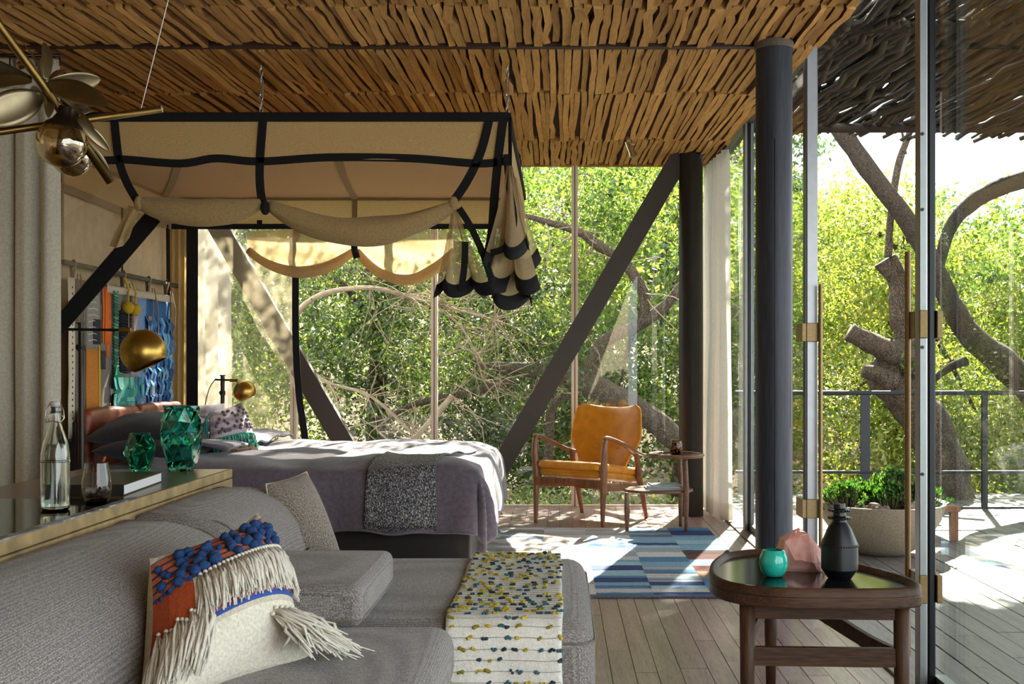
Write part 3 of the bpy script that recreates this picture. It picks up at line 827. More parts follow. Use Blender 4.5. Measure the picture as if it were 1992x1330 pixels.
for i, (dx, dy, n, lab) in enumerate(((-0.24, -0.05, 26, 'bright green succulent clump at the left rim of the concrete bowl'), (-0.10, 0.10, 26, 'green succulent clump behind the stones in the concrete bowl'), (0.05, -0.02, 24, 'succulent clump in the middle of the concrete bowl'), (0.12, 0.14, 30, 'tallest dark green succulent clump in the concrete bowl'), (0.26, -0.02, 28, 'dark green succulent clump at the right rim of the concrete bowl'))):
    sp = thing('succulent_plant', lab, 'succulent', 'succulents in the concrete bowl', (PCX + dx, PCY + dy, PH - 0.04))
    b = B(); st = B(); hh = 0.17 if i != 3 else 0.26
    for _ in range(n * 4):
        c = Vector((R.gauss(0, 0.085), R.gauss(0, 0.075), 0)); c.z = R.uniform(0.5, 1.0) * hh * math.exp(-(c.x ** 2 + c.y ** 2) / 0.04)
        rosette(b, c, R.uniform(0.026, 0.038), R, ['#33601e', '#487a2a', '#648f3a', '#284d1a'])
        st.tube([(c.x * 0.6, c.y * 0.6, 0), tuple(c)], [0.006, 0.004], 5, False)
    tag(b.build('leaf_rosettes', M_LEAF, sp), kind='stuff'); st.build('stems', mat_plain('succulent_stem', '#5c5a38', 0.9) if i == 0 else bpy.data.materials['succulent_stem'], sp)
M_STONE = mat_plain('grey_stone', '#6f6457', 0.9, var=0.35, vscale=18, bump=0.5, bscale=60)
for k in range(14):
    a = R.uniform(math.pi * 1.1, math.pi * 1.95); q = R.uniform(0.2, 0.29); s_ = R.uniform(0.022, 0.042)
    o = B().ball((0, 0, 0), s_, 7, 5, (1.2, 0.9, R.uniform(.7, 1.2)), jit=0.18, rr=R).build('stone', M_STONE)
    o.location = (PCX + q * math.cos(a), PCY + q * math.sin(a), PH - 0.035 + s_ * 0.6); o.rotation_euler = (0, 0, R.uniform(0, 3))
    tag(o, 'rough grey-brown stone between the succulents in the concrete bowl', 'stone', 'stones in the concrete bowl')

# timber block step and pergola of round branches over the deck
st = thing('timber_bench', 'low orange-brown timber bench on the deck behind the planter', 'bench')
M_BENCH = mat_wood('bench_wood', '#6a3f22', '#a86f40', 'y', 0.5, 1.0, 0.2, rnd=False)
for k in range(2): B().box(2.53 + 0.125 * k, 2.65 + 0.125 * k, 7.75, 9.1, 0.195, 0.235).build('plank', M_BENCH, st, bevel=0.004)
for xx in (2.535, 2.72):
    for yy in (7.78, 9.02): B().box(xx, xx + 0.05, yy, yy + 0.05, -0.003, 0.195).build('leg', M_BENCH, st)

pg = thing('branch_pergola', 'dark pergola of closely laid round branches over the deck', 'pergola')
M_POLE = mat_plain('weathered_branch', '#3a3226', 0.9, var=0.35, vscale=12, bump=0.5, bscale=60)
pole_me = []
for k in range(8):
    off = R.uniform(0, 80)
    pts = [(0.9 * 0.03 * nz(off + i * 0.9) * 2.2, i / 12, 0.03 * nz(off + 40 + i * 0.9)) for i in range(13)]
    me = B().tube(pts, [1.0 * (1.1 - 0.03 * i) for i in range(13)] if False else [0.021 + 0.004 * nz(off + i) - 0.0006 * i for i in range(13)], 6).mesh('pole', 'all'); me.materials.append(M_POLE); pole_me.append(me)
ang = math.atan(0.103)
def pz(Y): return 3.06 - 0.012 * Y
pole_rest = B(); npole = 0
for row, (y0, y1, dz, keep) in enumerate(((5.9, 8.7, 0, True), (3.2, 6.1, 0, True), (1.0, 3.4, 0, False), (6.2, 8.55, 0.05, False), (3.4, 6.3, 0.05, False), (1.2, 3.5, 0.05, False))):
    x = 1.45 - (7.0 - y0) * 0.103 - 0.03
    while x < 6.4:
        s = R.uniform(0.8, 1.3)
        L = (y1 - y0) * R.uniform(0.93, 1.06)
        xx = x + (7.0 - y0) * 0.103 + 0.06
        L = min(L, (xx - 1.462) / 0.105 - 0.05)
        if L > 0.25 and R.random() > (0.04 if dz == 0 else 0.12):
            loc = Vector((xx, y0 + R.uniform(-0.1, 0.1), pz(y0) + R.uniform(-0.012, 0.012) - 0.01 * (row % 3) + dz)); az = ang + R.uniform(-0.03, 0.03)
            sc_p = (s * R.uniform(.9, 1.2), L, s); k = R.randrange(8)
            if keep and npole < 298:
                dup(pole_me[k], 'pole', None, pg, loc, (R.uniform(-.006, .006), 0, az), sc_p); npole += 1
            else:
                m = Matrix.Translation(loc) @ Matrix.Rotation(az, 4, 'Z') @ Matrix.Diagonal(sc_p + (1,))
                pole_rest.add([m @ v.co for v in pole_me[k].vertices], [tuple(p.vertices) for p in pole_me[k].polygons])
        x += 0.036 * s + R.uniform(-0.004, 0.010)
o = pole_rest.build('upper_poles', M_POLE, pg, smooth='all'); tag(o, kind='stuff')
for yb, zz in ((8.35, 3.02), (5.95, 3.05), (3.3, 3.08)):
    B().tube([(1.45, yb, zz - 0.055), (6.5, yb, zz - 0.055)], 0.035, 8).build('cross_beam', M_POLE, pg, smooth='all')
B().tube([(6.3, 8.3, -0.003), (6.3, 8.3, 3.0)], 0.05, 8).build('support_post', M_POLE, pg, smooth='all')
# ------------------------------------------------------------------ bed canopy of canvas and net, hung from the ceiling
CX0, CX1, CY0, CY1, CZT, CZB = -3.03, -0.262, 5.96, 8.80, 2.515, 2.29
M_CANVAS = mat_cloth('canopy_canvas', '#c2a269', '#dcbf88', 500, transl=0.35, vs=160)
M_CANVASIN = mat_cloth('canopy_roof_canvas', '#dfc08c', '#edd3a4', 500, transl=0.55, vs=160)
M_NET = mat_cloth('mosquito_net', '#c9b795', '#e4d6b8', 900, transl=0.5, bump=0.2, open_=0.7, vs=300)
M_NET2 = mat_cloth('gathered_net', '#b39a6c', '#d6bf94', 700, transl=0.45, bump=0.3, open_=0.22, vs=200)
M_ROLL = mat_cloth('rolled_net', '#b09662', '#cfb57f', 500, transl=0.38, bump=0.3, vs=120)
M_BAND = mat_cloth('black_webbing', '#070708', '#0f0f11', 900, sheen=0.0)
M_TAPE = mat_cloth('tan_webbing', '#8a744a', '#9c865a', 900, transl=0.2)

can = thing('bed_canopy', 'square hanging bed canopy of tan canvas and net with black webbing', 'canopy')
cxm, cym = (CX0 + CX1) / 2, (CY0 + CY1) / 2
def roof(u, v):
    X = CX0 + (CX1 - CX0) * u; Y = CY0 + (CY1 - CY0) * v
    d = max(abs(u - 0.5), abs(v - 0.5)) * 2
    return (X, Y, CZT + 0.325 * max(0, 1 - d) ** 1.5 - 0.02 * math.sin(math.pi * min(1, d)) + 0.006 * nz(X * 5, Y * 5))
B().grid(roof, 26, 26).build('roof_cloth', M_CANVASIN, can, smooth='all')
def valance(name, a, b, mat, n=28):
    a = Vector(a); b = Vector(b); d = (b - a); nrm = Vector((-d.y, d.x, 0)).normalized()
    def fn(u, v):
        p = a + d * u; z = CZT + (CZB - CZT) * v
        w = 0.012 * v * nz(u * 6 + a.x, a.y) + 0.012 * v * math.sin(u * math.pi * 2)
        return (p.x + nrm.x * w, p.y + nrm.y * w, z + 0.012 * v * nz(u * 5 + 4, a.x))
    B().grid(fn, n, 5).build(name, mat, can, smooth='all')
def band(name, pts, w, mat=M_BAND, nrm=(0, -1, 0), t=0.006, parent=can):
    """flat webbing ribbon along a path, lying against nrm"""
    P = catmull(pts, 6) if len(pts) > 2 else [Vector(pts[0]), Vector(pts[1])]
    b = B(); n = Vector(nrm); vs = []; fs = []
    m = len(P)
    for i, p in enumerate(P):
        tt = (P[min(i + 1, m - 1)] - P[max(i - 1, 0)]).normalized()
        s = tt.cross(n).normalized()
        vs += [p + s * w / 2 + n * t / 2, p - s * w / 2 + n * t / 2, p - s * w / 2 - n * t / 2, p + s * w / 2 - n * t / 2]
    for i in range(m - 1):
        for k in range(4): fs.append((i * 4 + k, i * 4 + (k + 1) % 4, (i + 1) * 4 + (k + 1) % 4, (i + 1) * 4 + k))
    fs += [(3, 2, 1, 0), ((m - 1) * 4, (m - 1) * 4 + 1, (m - 1) * 4 + 2, (m - 1) * 4 + 3)]
    return b.add(vs, fs).build(name, mat, parent)
valance('valance', (CX0, CY0, 0), (CX1, CY0, 0), M_CANVAS)
valance('valance', (CX1, CY0, 0), (CX1, CY1, 0), M_CANVAS)
valance('valance', (CX1, CY1, 0), (CX0, CY1, 0), M_CANVAS)
valance('valance', (CX0, CY1, 0), (CX0, CY0, 0), M_CANVAS)
YF = CY0 - 0.008
def fp(x, y, dY=0.0): return W(x, y, YF + dY)
# top bars
B().box(CX0, CX1 + 0.005, CY0 - 0.02, CY0 + 0.012, CZT - 0.022, CZT + 0.026).build('top_bar', M_BAND, can, bevel=0.004)
B().box(CX0, CX1, CY1 - 0.012, CY1 + 0.02, CZT - 0.02, CZT + 0.02).build('top_bar', M_TAPE, can)
B().box(CX1 - 0.012, CX1 + 0.015, CY0, CY1, CZT - 0.02, CZT + 0.026).build('top_bar', M_BAND, can, bevel=0.004)
B().box(CX0 - 0.012, CX0 + 0.012, CY0, CY1, CZT - 0.02, CZT + 0.02).build('top_bar', M_TAPE, can)
# webbing of the near side
band('webbing', [fp(-60, 312), fp(200, 312), fp(240, 310), fp(350, 318), fp(420, 308), fp(505, 314), fp(640, 306), fp(800, 308), fp(930, 318), fp(988, 312)], 0.042)
band('webbing', [fp(512, 228), fp(507, 290), fp(505, 340), fp(508, 380), fp(516, 408)], 0.044)
band('webbing', [fp(222, 228), fp(226, 270), fp(233, 318), fp(248, 358), fp(268, 392)], 0.042)
band('webbing', [fp(952, 230), fp(940, 280), fp(926, 318), fp(905, 358), fp(882, 392)], 0.046)
band('webbing', [fp(979, 230), fp(970, 300), fp(962, 380), fp(957, 450), fp(948, 500)], 0.046)
band('webbing', [(CX1 + 0.006, CY0, CZT), (CX1 + 0.006, CY0 + 0.01, 2.4), (CX1 + 0.006, CY0 + 0.03, 2.2), (CX1 + 0.02, CY0 + 0.09, 2.02), (CX1 + 0.015, CY0 + 0.07, 1.94)], 0.04, nrm=(-0.8, -0.6, 0))
band('webbing', [(CX1 + 0.006, CY0, CZB), (CX1 + 0.006, CY1, CZB)], 0.042, nrm=(1, 0, 0))
# far and head side webbing
band('webbing', [(CX0, CY1 - 0.01, CZB), (CX1, CY1 - 0.01, CZB)], 0.042)
band('webbing', [(CX0 + 0.012, CY0, CZB + 0.0), (CX0 + 0.012, 6.95, CZB), (CX0 + 0.012, 7.9, CZB - 0.015), (CX0 + 0.012, CY1, CZB)], 0.05, M_TAPE, (1, 0, 0))
band('webbing', [(CX0 + 0.012, 6.86, CZT), (CX0 + 0.012, 6.86, 1.84)], 0.03, M_TAPE, (1, 0, 0))
band('webbing', [(CX0 + 0.02, 7.78, CZB), (CX0 + 0.02, 7.78, 1.84)], 0.02, M_BAND, (1, 0, 0))
band('webbing', [(CX0 + 0.02, 8.69, CZB), (CX0 + 0.02, 8.69, 1.84)], 0.022, M_BAND, (1, 0, 0))
for (xa, ya), (xb, yb), (xc, yc) in (((645, 322), (665, 355), (690, 380)), ((350, 322), (335, 352), (318, 372))):
    pa, pb, pc = W(xa, ya, 7.4), W(xb, yb, 8.1), W(xc, yc, 8.76)
    for p in (pa, pb, pc): p.z = roof((p.x - CX0) / (CX1 - CX0), (p.y - CY0) / (CY1 - CY0))[2] - 0.012
    band('webbing', [pa, pb, pc], 0.05, M_TAPE, (0, 0, -1))
band('webbing', [W(690, 382, 8.78), W(690, 440, 8.78)], 0.04, M_TAPE)
band('webbing', [W(505, 428, 8.78), W(505, 446, 8.78)], 0.04, M_BAND)
# head side canvas wall of the canopy with a drop
def headwall(u, v):
    Y = CY0 + (CY1 - CY0) * u; z = CZB + (0.35 - CZB) * v
    return (CX0 - 0.03 + 0.015 * nz(Y * 3, z) + 0.012 * math.sin(Y * 9) * v, Y, z)
B().grid(headwall, 40, 14).build('head_cloth', mat_cloth('head_canvas', '#cdb78f', '#dcc8a2', 500, transl=0.25, vs=12), can, smooth='all')

def swag(name, a, b, sag, r0, r1, mat, seed=0.0, n=26, flat=0.75, back=0.0):
    a = Vector(a); b = Vector(b); P = []; rr = []
    for i in range(n):
        t = i / (n - 1); p = a.lerp(b, t); q = math.sin(math.pi * t)
        p.z -= sag * (1 - (2 * t - 1) ** 2); p.y += back * q
        P.append(p); rr.append(r0 + (r1 - r0) * q ** 0.8)
    bb = B(); k = 14
    bb.tube(P, rr, k, True, flat=1.25)
    out = []
    for j, v in enumerate(bb.v):
        i = min(j // k, n - 1); c = P[i]; v = Vector(v)
        f = 1 + 0.16 * nz(seed + (j % k) * 0.9, i * 0.16) + 0.10 * math.sin((j % k) * 1.9 + i * 0.22 + seed)
        out.append(tuple(c + (v - c) * f))
    bb.v = out
    return bb.build(name, mat, can, smooth='all')
swag('rolled_swag', fp(268, 392, -0.02), fp(508, 396, -0.02), 0.055, 0.02, 0.062, M_ROLL, 1.0)
swag('rolled_swag', fp(522, 398, -0.02), fp(884, 398, -0.02), 0.145, 0.022, 0.058, M_ROLL, 5.0)
# knots where the webbing holds the rolls
for p in (fp(516, 404, -0.04), fp(270, 395, -0.03), fp(882, 396, -0.03)):
    B().ball(p, 0.03, 8, 6, (0.9, 0.8, 1.3)).build('toggle', M_BAND if p.x < -1.4 and p.x > -1.7 else M_ROLL, can, smooth='all')
# short net sleeve hanging behind the left knot
def drape(name, top, bot, mat, nu=40, nv=14, pw=1.0, seed=0.0, hem=0.0, hem_mat=M_BAND, sidehem=False, drop_fn=None):
    """sheet gathered along the top path and flaring in folds to the bottom path; hem is a ribbon on its lower edge"""
    T = [Vector(p) for p in top]; Bo = [Vector(p) for p in bot]
    def at(P, u):
        f = u * (len(P) - 1); i = min(int(f), len(P) - 2); return P[i].lerp(P[i + 1], f - i)
    def fn(u, v):
        k = v ** pw
        p = at(T, u).lerp(at(Bo, u), k)
        q = at(T, u).lerp(at(Bo, u), v)
        p.z = q.z
        return p
    ch = B().grid(lambda u, v: fn(u, v), nu, nv).build(name, mat, can, smooth='all')
    if hem:
        vv = 1 - hem / max(0.05, (T[0] - Bo[0]).length)
        B().grid(lambda u, v: fn(u, vv + (1 - vv) * v) + Vector((0, -0.003, 0)), nu, 3).build('hem', hem_mat, ch, smooth='all', thick=0.004)
    return ch
drape('net_sleeve', [fp(250, 400, 0.02), fp(262, 402, -0.02), fp(272, 404, 0.02)], [fp(212, 478, 0.08), fp(226, 482, -0.06), fp(240, 478, 0.03), fp(252, 462, -0.02)], M_ROLL, 16, 8)
# near left net drawn aside, its wide black hem running down to the head of the bed
hemA, hemB = W(300, 420, 6.10), W(60, 698, 6.30)
band('net_hem', [hemA, hemB], 0.088, nrm=(0.15, -1, 0.1), t=0.012)
band('net_hem', [W(292, 412, 6.13), W(52, 690, 6.33)], 0.03, M_ROLL, nrm=(0.15, -1, 0.1), t=0.02)
B().grid(lambda u, v: W(290 - 235 * u - 60 * v * (1 - u), 410 + 280 * u - (60 + 160 * u) * v, 6.13 + 0.2 * u + 0.03 * math.sin(9 * v + 3 * u)), 14, 10).build('side_net', M_NET, can, smooth='all')

# far side: left panel let down to the floor, right part rolled up in two swags
YB_ = CY1 + 0.0
def bp(x, y, d=0.0): return W(x, y, YB_ + d)
def farnet(u, v):
    x = 372 + (577 - 372) * u + 22 * u * max(0, v - 0.55) ** 1.6 * 3.0 * (1 if u > 0.5 else 0.3)
    p = bp(x, 445 + (1003 - 445) * v, 0)
    p.y += 0.025 * math.sin(u * 26 + 1.5 * v) * (0.4 + v * 0.6) * (1 - 0.5 * u)
    return p
B().grid(farnet, 60, 16).build('hanging_net', M_NET, can, smooth='all')
band('net_hem', [bp(374, 445, -0.02), bp(374, 640, -0.02), bp(374, 800, -0.02), bp(375, 1000, -0.02)], 0.088, t=0.008)
band('net_hem', [bp(576, 448, -0.01), bp(575, 640, -0.01), bp(581, 760, -0.01), bp(593, 850, -0.01), bp(606, 960, -0.01)], 0.052, t=0.008)
# gathered tan net in the far head corner
def cornernet(u, v):
    x = 330 + 38 * u; p = bp(x, 440 + 560 * v, 0.02)
    p.y += 0.03 * math.sin(u * 20 + v * 2); return p
B().grid(cornernet, 30, 10).build('gathered_net', M_ROLL, can, smooth='all')
def upswag(xa, xb, sag, seed):
    def fn(u, v):
        x = xa + (xb - xa) * u; q = 1 - (2 * u - 1) ** 2
        yt = 446 + 44 * abs(2 * u - 1) ** 5 * 0.2; yb = 484 + sag * q ** 0.8
        p = bp(x, yt + (yb - yt) * v, -0.02 - 0.05 * q * math.sin(v * math.pi * 0.9)); p.y += 0.012 * math.sin(v * 13 + 2 * math.sin(u * 3 + seed)) * q
        return p
    return B().grid(fn, 34, 16).build('net_swag', M_NET2, can, smooth='all')
upswag(480, 688, 52, 0.3); upswag(692, 882, 66, 1.7)
swag('rolled_swag', bp(482, 486, -0.03), bp(688, 488, -0.03), 0.165, 0.02, 0.04, M_ROLL, 2.2)
swag('rolled_swag', bp(694, 488, -0.03), bp(884, 486, -0.03), 0.225, 0.02, 0.04, M_ROLL, 7.7)
band('webbing', [bp(690, 444, -0.05), bp(689, 478, -0.06), bp(694, 502, -0.06)], 0.05)
B().ball(bp(691, 486, -0.06), 0.024, 8, 6).build('toggle', M_BAND, can)

# flared net bundles tied at the near right corner
def bundle(top, wav, ytop, hem_px, mat=M_NET2, spread=0.14, Y0=CY0, dx=0.0, folds=2.5, seed=0.0, nv=12):
    xt, yt = top; (xa, xb), yb = wav
    n = 30
    T = [W(xt + 10 * (i / (n - 1) - 0.5), yt, Y0 - 0.02 + 0.01 * math.sin(i)) for i in range(n)]
    Bo = []
    for i in range(n):
        u = i / (n - 1)
        x = xa + (xb - xa) * (u + 0.11 * math.sin(u * math.pi * 2 * folds + seed))
        d = spread * math.sin(u * math.pi * 2 * folds * 0.8 + seed + 0.6)
        Bo.append(W(x, yb + 13 * math.sin(u * math.pi * 2 * folds + seed + 1.9) + hem_px * u, Y0 + d))
    return drape('net_bundle', T, Bo, mat, 46, nv, 1.25, seed, hem=0.072)
bundle((884, 398), ((838, 958), 570), 0, -8, spread=0.10, folds=2.0, seed=0.4)
bundle((992, 330), ((946, 1046), 590), 0, 2, spread=0.08, folds=1.4, seed=2.0, Y0=CY0 + 0.12)
bundle((992, 330), ((950, 1042), 556), 0, 6, spread=0.10, folds=1.7, seed=3.2, Y0=CY0 + 0.05)
bundle((990, 322), ((948, 1040), 508), 0, -26, spread=0.12, folds=2.0, seed=4.8, Y0=CY0 - 0.03)
bundle((1000, 345), ((985, 1048), 520), 0, -4, spread=0.08, folds=1.2, seed=1.0, Y0=CY0 + 0.2)
band('net_hem', [fp(893, 405, -0.03), fp(915, 440, -0.04), fp(938, 490, -0.05), fp(955, 540, -0.05)], 0.036)
band('net_hem', [fp(905, 470, -0.05), fp(903, 520, -0.06), fp(897, 565, -0.06)], 0.034)
band('net_hem', [fp(985, 300, -0.02), fp(990, 360, -0.03), fp(1000, 430, -0.06), fp(985, 478, -0.08), fp(955, 492, -0.06)], 0.034)

# chains with turnbuckles
def chain(x0, z_top, p, parent=can):
    p = Vector(p); zt = z_top; rt = thing if False else None
    L = zt - p.z; seg = L / 8
    b = B().tube([(p.x, p.y, zt + 0.03), (p.x, p.y, zt - 0.02)], 0.004, 6)
    o = b.build('chain', M_STEEL, parent)
    for k in range(8):
        zc = zt - (k + 0.5) * seg
        if k in (3, 4): continue
        ring = [(p.x + (0.007 * math.cos(a) if k % 2 else 0), p.y + (0 if k % 2 else 0.007 * math.cos(a)), zc + seg * 0.6 * math.sin(a)) for a in np.linspace(0, 2 * math.pi, 11)]
        B().tube(ring, 0.0032, 5, False).build('chain_link', M_STEEL, o)
    za, zb = zt - 3 * seg + 0.01, zt - 5 * seg - 0.01
    for s in (-1, 1): B().tube([(p.x + s * 0.008, p.y, za), (p.x + s * 0.008, p.y, zb)], 0.004, 6).build('turnbuckle_rod', M_STEEL, o)
    for z in (za, zb): B().tube([(p.x - 0.01, p.y, z), (p.x + 0.01, p.y, z)], 0.004, 6).build('turnbuckle_end', M_STEEL, o)
for (xx, YY) in ((W(508, 0, CY0).x, CY0), (CX1 - 0.005, CY0), (CX1 - 0.02, CY1), (CX0 + 0.01, CY1), (CX0 + 0.01, CY0)):
    chain(xx, ceil_z(YY) - 0.01, (xx, YY, CZT + 0.02))

# ------------------------------------------------------------------ curtains
def curtain(name, label, p0, p1, z0, z1, folds, amp, mat, seed=0.0, hooks=False, taper=0.0):
    a = Vector(p0); b = Vector(p1); d = b - a; n = Vector((-d.y, d.x, 0)).normalized()
    t = thing(name, label, 'curtain')
    def fn(u, v):
        p = a + d * u
        ph = u * folds * 2 * math.pi + seed + 0.5 * nz(u * 3 + seed, v * 1.2)
        w = amp * (math.sin(ph) + 0.3 * math.sin(2.3 * ph + 1)) * (0.55 + 0.45 * v) + 0.02 * nz(u * 4, v * 3 + seed)
        q = p + n * w + d.normalized() * (0.25 * amp * math.sin(ph * 1.0 + 1.2))
        q += d * (taper * (0.5 - u) * (1 - v))
        return (q.x, q.y, z1 + (z0 - z1) * v)
    cl = B().grid(fn, int(folds * 12) + 1, 18).build('cloth', mat, t, smooth='all', thick=0.003)
    B().grid(lambda u, v: Vector(fn(u, 0.955 + 0.045 * v)) - n * 0.0035, int(folds * 12) + 1, 3).build('bottom_hem', mat, cl, smooth='all')
    rail = B().tube([a + Vector((0, 0, z1 + 0.02)) - d * 0.04, b + Vector((0, 0, z1 + 0.02)) + d * 0.02], 0.009, 8).build('rail', M_BLACKM, t, smooth='all')
    m = max(3, int(folds))
    for k in range(m + 1):
        p = Vector(fn(k / m, 0.0))
        B().tube([p + Vector((0, 0, -0.03)), p + Vector((0, 0, 0.02))], 0.004, 5).build('hook', M_BLACKM, rail)
    return t
M_LINEN = mat_cloth('thick_linen', '#b3ad99', '#cdc7b2', 500, transl=0.1, vs=80)
M_SHEER = mat_cloth('white_sheer', '#efeae0', '#f8f5ee', 700, transl=0.5, open_=0.12, vs=60)
curtain('linen_curtain', 'thick grey-beige linen curtain hanging beside the console', (-3.36, 5.62, 0), (-2.50, 5.62, 0), 0.02, ceil_z(5.62) - 0.075, 7, 0.045, M_LINEN, 0.4)
curtain('sheer_curtain', 'white sheer curtain gathered in the far corner by the column', (1.245, 9.52, 0), (1.285, 8.62, 0), 0.02, 2.86, 6, 0.05, M_SHEER, 1.0)
curtain('sheer_curtain', 'cream sheer curtain at the far glass behind the bed net', (-3.3, 9.42, 0), (-2.74, 9.42, 0), 0.02, 2.88, 5, 0.05, M_SHEER, 2.0)
# ceiling spotlight
sp = thing('ceiling_spotlight', 'small chrome spotlight fixed under the stick ceiling', 'spotlight', None, tuple(W(1226, 278, 8.45)))
zc = ceil_z(8.45) - W(1226, 278, 8.45).z
B().box(-0.03, 0.03, -0.03, 0.03, zc - 0.03, zc - 0.008).build('base', M_CHROME, sp)
B().tube([(0.0, 0, zc - 0.02), (0.0, 0, -0.005)], 0.008, 8).build('stem', M_CHROME, sp)
B().tube([(-0.015, 0, 0.01), (0.02, -0.01, -0.09)], 0.028, 14).build('head', M_CHROME, sp, smooth=True)
B().tube([(0.02, -0.01, -0.09), (0.024, -0.011, -0.1)], 0.034, 14).build('rim', M_CHROME, sp, smooth=True)
# ------------------------------------------------------------------ bed
BX0, BX1, BY0, BY1, BZ = -2.80, -0.47, 6.50, 8.48, 0.645
M_DARKWOOD = mat_plain('bed_base_black', '#1c1716', 0.6, var=0.15)
M_DUVET = mat_cloth('plum_grey_linen', '#5b525b', '#706670', 420, sheen=0.3, vs=40)
M_PLUM = mat_cloth('dark_plum_linen', '#1f1a20', '#2c262d', 420, sheen=0.2, vs=40)
t = NT('red_brown_leather'); f = t.noise(t.coord(), 26, 5, 0.7); t.set(t.p.inputs['Base Color'], t.ramp(f, [(0.3, '#6a2718'), (0.7, '#9c472e')])); t.pset(Roughness=0.38); t.bump(t.noise(t.coord(), 380, 2), 0.15, 0.003); M_LEATHER = t.m
bed = thing('bed', 'large bed with black base and red-brown leather headboard cushions', 'bed')
B().box(BX0 - 0.05, BX1 - 0.04, BY0 + 0.06, BY1 - 0.06, -0.001, 0.27).build('base', M_DARKWOOD, bed, bevel=0.01)
B().rbox(((BX0 + BX1) / 2, (BY0 + BY1) / 2, 0.44), ((BX1 - BX0) / 2 - 0.03, (BY1 - BY0) / 2 - 0.04, 0.165), 0.05, 4).build('mattress', M_PLUM, bed, smooth='all')
B().box(-2.99, -2.93, 6.86, 8.52, -0.001, 0.86).build('headboard', M_DARKWOOD, bed, bevel=0.01)
for ya, yb in ((6.84, 7.66), (7.69, 8.53)):
    B().rbox((-2.885, (ya + yb) / 2, 0.67), (0.048, (yb - ya) / 2, 0.265), 0.042, 4, bulge=0.012).build('headboard_cushion', M_LEATHER, bed, smooth='all')

def bedfn(a, b, off=0.0, amp=1.0):
    """cloth over the bed: a along X, b along Y, both may run past the edges and then hang"""
    ex = max(0.0, a - BX1); ey0 = max(0.0, BY0 - b); ey1 = max(0.0, b - BY1)
    ey = max(ey0, ey1); dr = math.hypot(ex, ey)
    r = 0.09
    ins = min(1.0, min(BX1 - a, b - BY0, BY1 - b) / 0.22) if dr == 0 else 0
    wr = amp * (0.028 * nz(a * 2.2 + 3, b * 2.2) + 0.016 * nz(a * 6, b * 5 + 4) + 0.012 * abs(nz(a * 3 + b * 2, b * 3 - a)))
    rid = amp * 0.018 * max(0, nz(a * 1.4 - b * 1.1 + 9, b * 3.0)) 
    top = BZ + wr + rid + off
    if dr == 0:
        sag = 0.05 * (1 - max(0, ins)) ** 2
        return Vector((a, b, top - sag))
    fl = 0.05 * (1 - math.exp(-dr / 0.10)) + 0.05 * dr
    drop = dr - 0.03 * (1 - math.exp(-dr / 0.05))
    fold = amp * (0.022 * math.sin(a * 11 + 2 * nz(a * 3)) if ey > ex else 0.022 * math.sin(b * 10 + 2 * nz(b * 3 + 7))) * min(1, dr / 0.3)
    if ex > 0 and ey > 0: fold += 0.03 * math.sin(8 * math.atan2(ey, ex)) * min(1, dr / 0.2)
    px = min(a, BX1); py = min(max(b, BY0), BY1)
    k = (fl + off + fold) / max(dr, 1e-6)
    return Vector((px + ex * k, py + (-ey0 + ey1) * k, top - 0.05 - drop * 0.97))
dv = thing('duvet', 'plum-grey linen duvet hanging over the foot of the bed', 'duvet')
def duv(u, v):
    a = -2.42 + (BX1 + 0.42 + 2.42) * u; b = (BY0 - 0.40) + (BY1 - BY0 + 0.80) * v
    return bedfn(a, b)
B().grid(duv, 110, 96).build('cover', M_DUVET, dv, smooth='all', thick=0.012)
B().tube([bedfn(a, BY0 - 0.40) + Vector((0, -0.004, 0)) for a in np.linspace(-2.42, BX1, 60)], 0.006, 5).build('hem', M_DUVET, dv, smooth='all')
# rumpled fold near the pillows
B().grid(lambda u, v: bedfn(-2.44 + 0.46 * u, BY0 + 0.25 + (BY1 - BY0 - 0.3) * v) + Vector((0, 0, 0.045 + 0.06 * math.sin(math.pi * u) ** 0.7 * (0.7 + 0.5 * nz(v * 4, 2)))), 16, 40).build('folded_edge', M_DUVET, dv, smooth='all', thick=0.02)

# speckled throw
t = NT('sequin_knit'); v = t.coord((1, 1, 0.55)); n1 = t.noise(v, 190, 2, 0.8)
t.set(t.p.inputs['Base Color'], t.ramp(n1, [(0.46, '#1a181b'), (0.55, '#6c6a6e'), (0.64, '#d6d4d2')])); t.pset(Roughness=0.6); t.bump(n1, 0.9, 0.008); M_SEQ = t.m
th = thing('speckled_throw', 'black and silver speckled throw draped over the side of the bed', 'throw')
def thr(u, v):
    b = (BY0 - 0.375) + 1.32 * v
    w = 0.41 - 0.03 * min(1, v * 2.2)
    a = -1.10 + 0.02 * v + w * u + 0.24 * max(0, v - 0.32)
    return bedfn(a, b, 0.016 + 0.004 * nz(a * 20, b * 20))
B().grid(thr, 34, 70).build('cloth', M_SEQ, th, smooth='all', thick=0.012)
fr = B()
for k in range(120):
    u = k / 119; p = thr(u, 0.0)
    fr.tube([p, p + Vector((R.uniform(-.004, .004), R.uniform(-.006, .002), -0.012)), p + Vector((R.uniform(-.006, .006), R.uniform(-.006, .004), -0.026))], 0.0022, 4, False)
tag(fr.build('fringe', M_SEQ, th), kind='stuff')

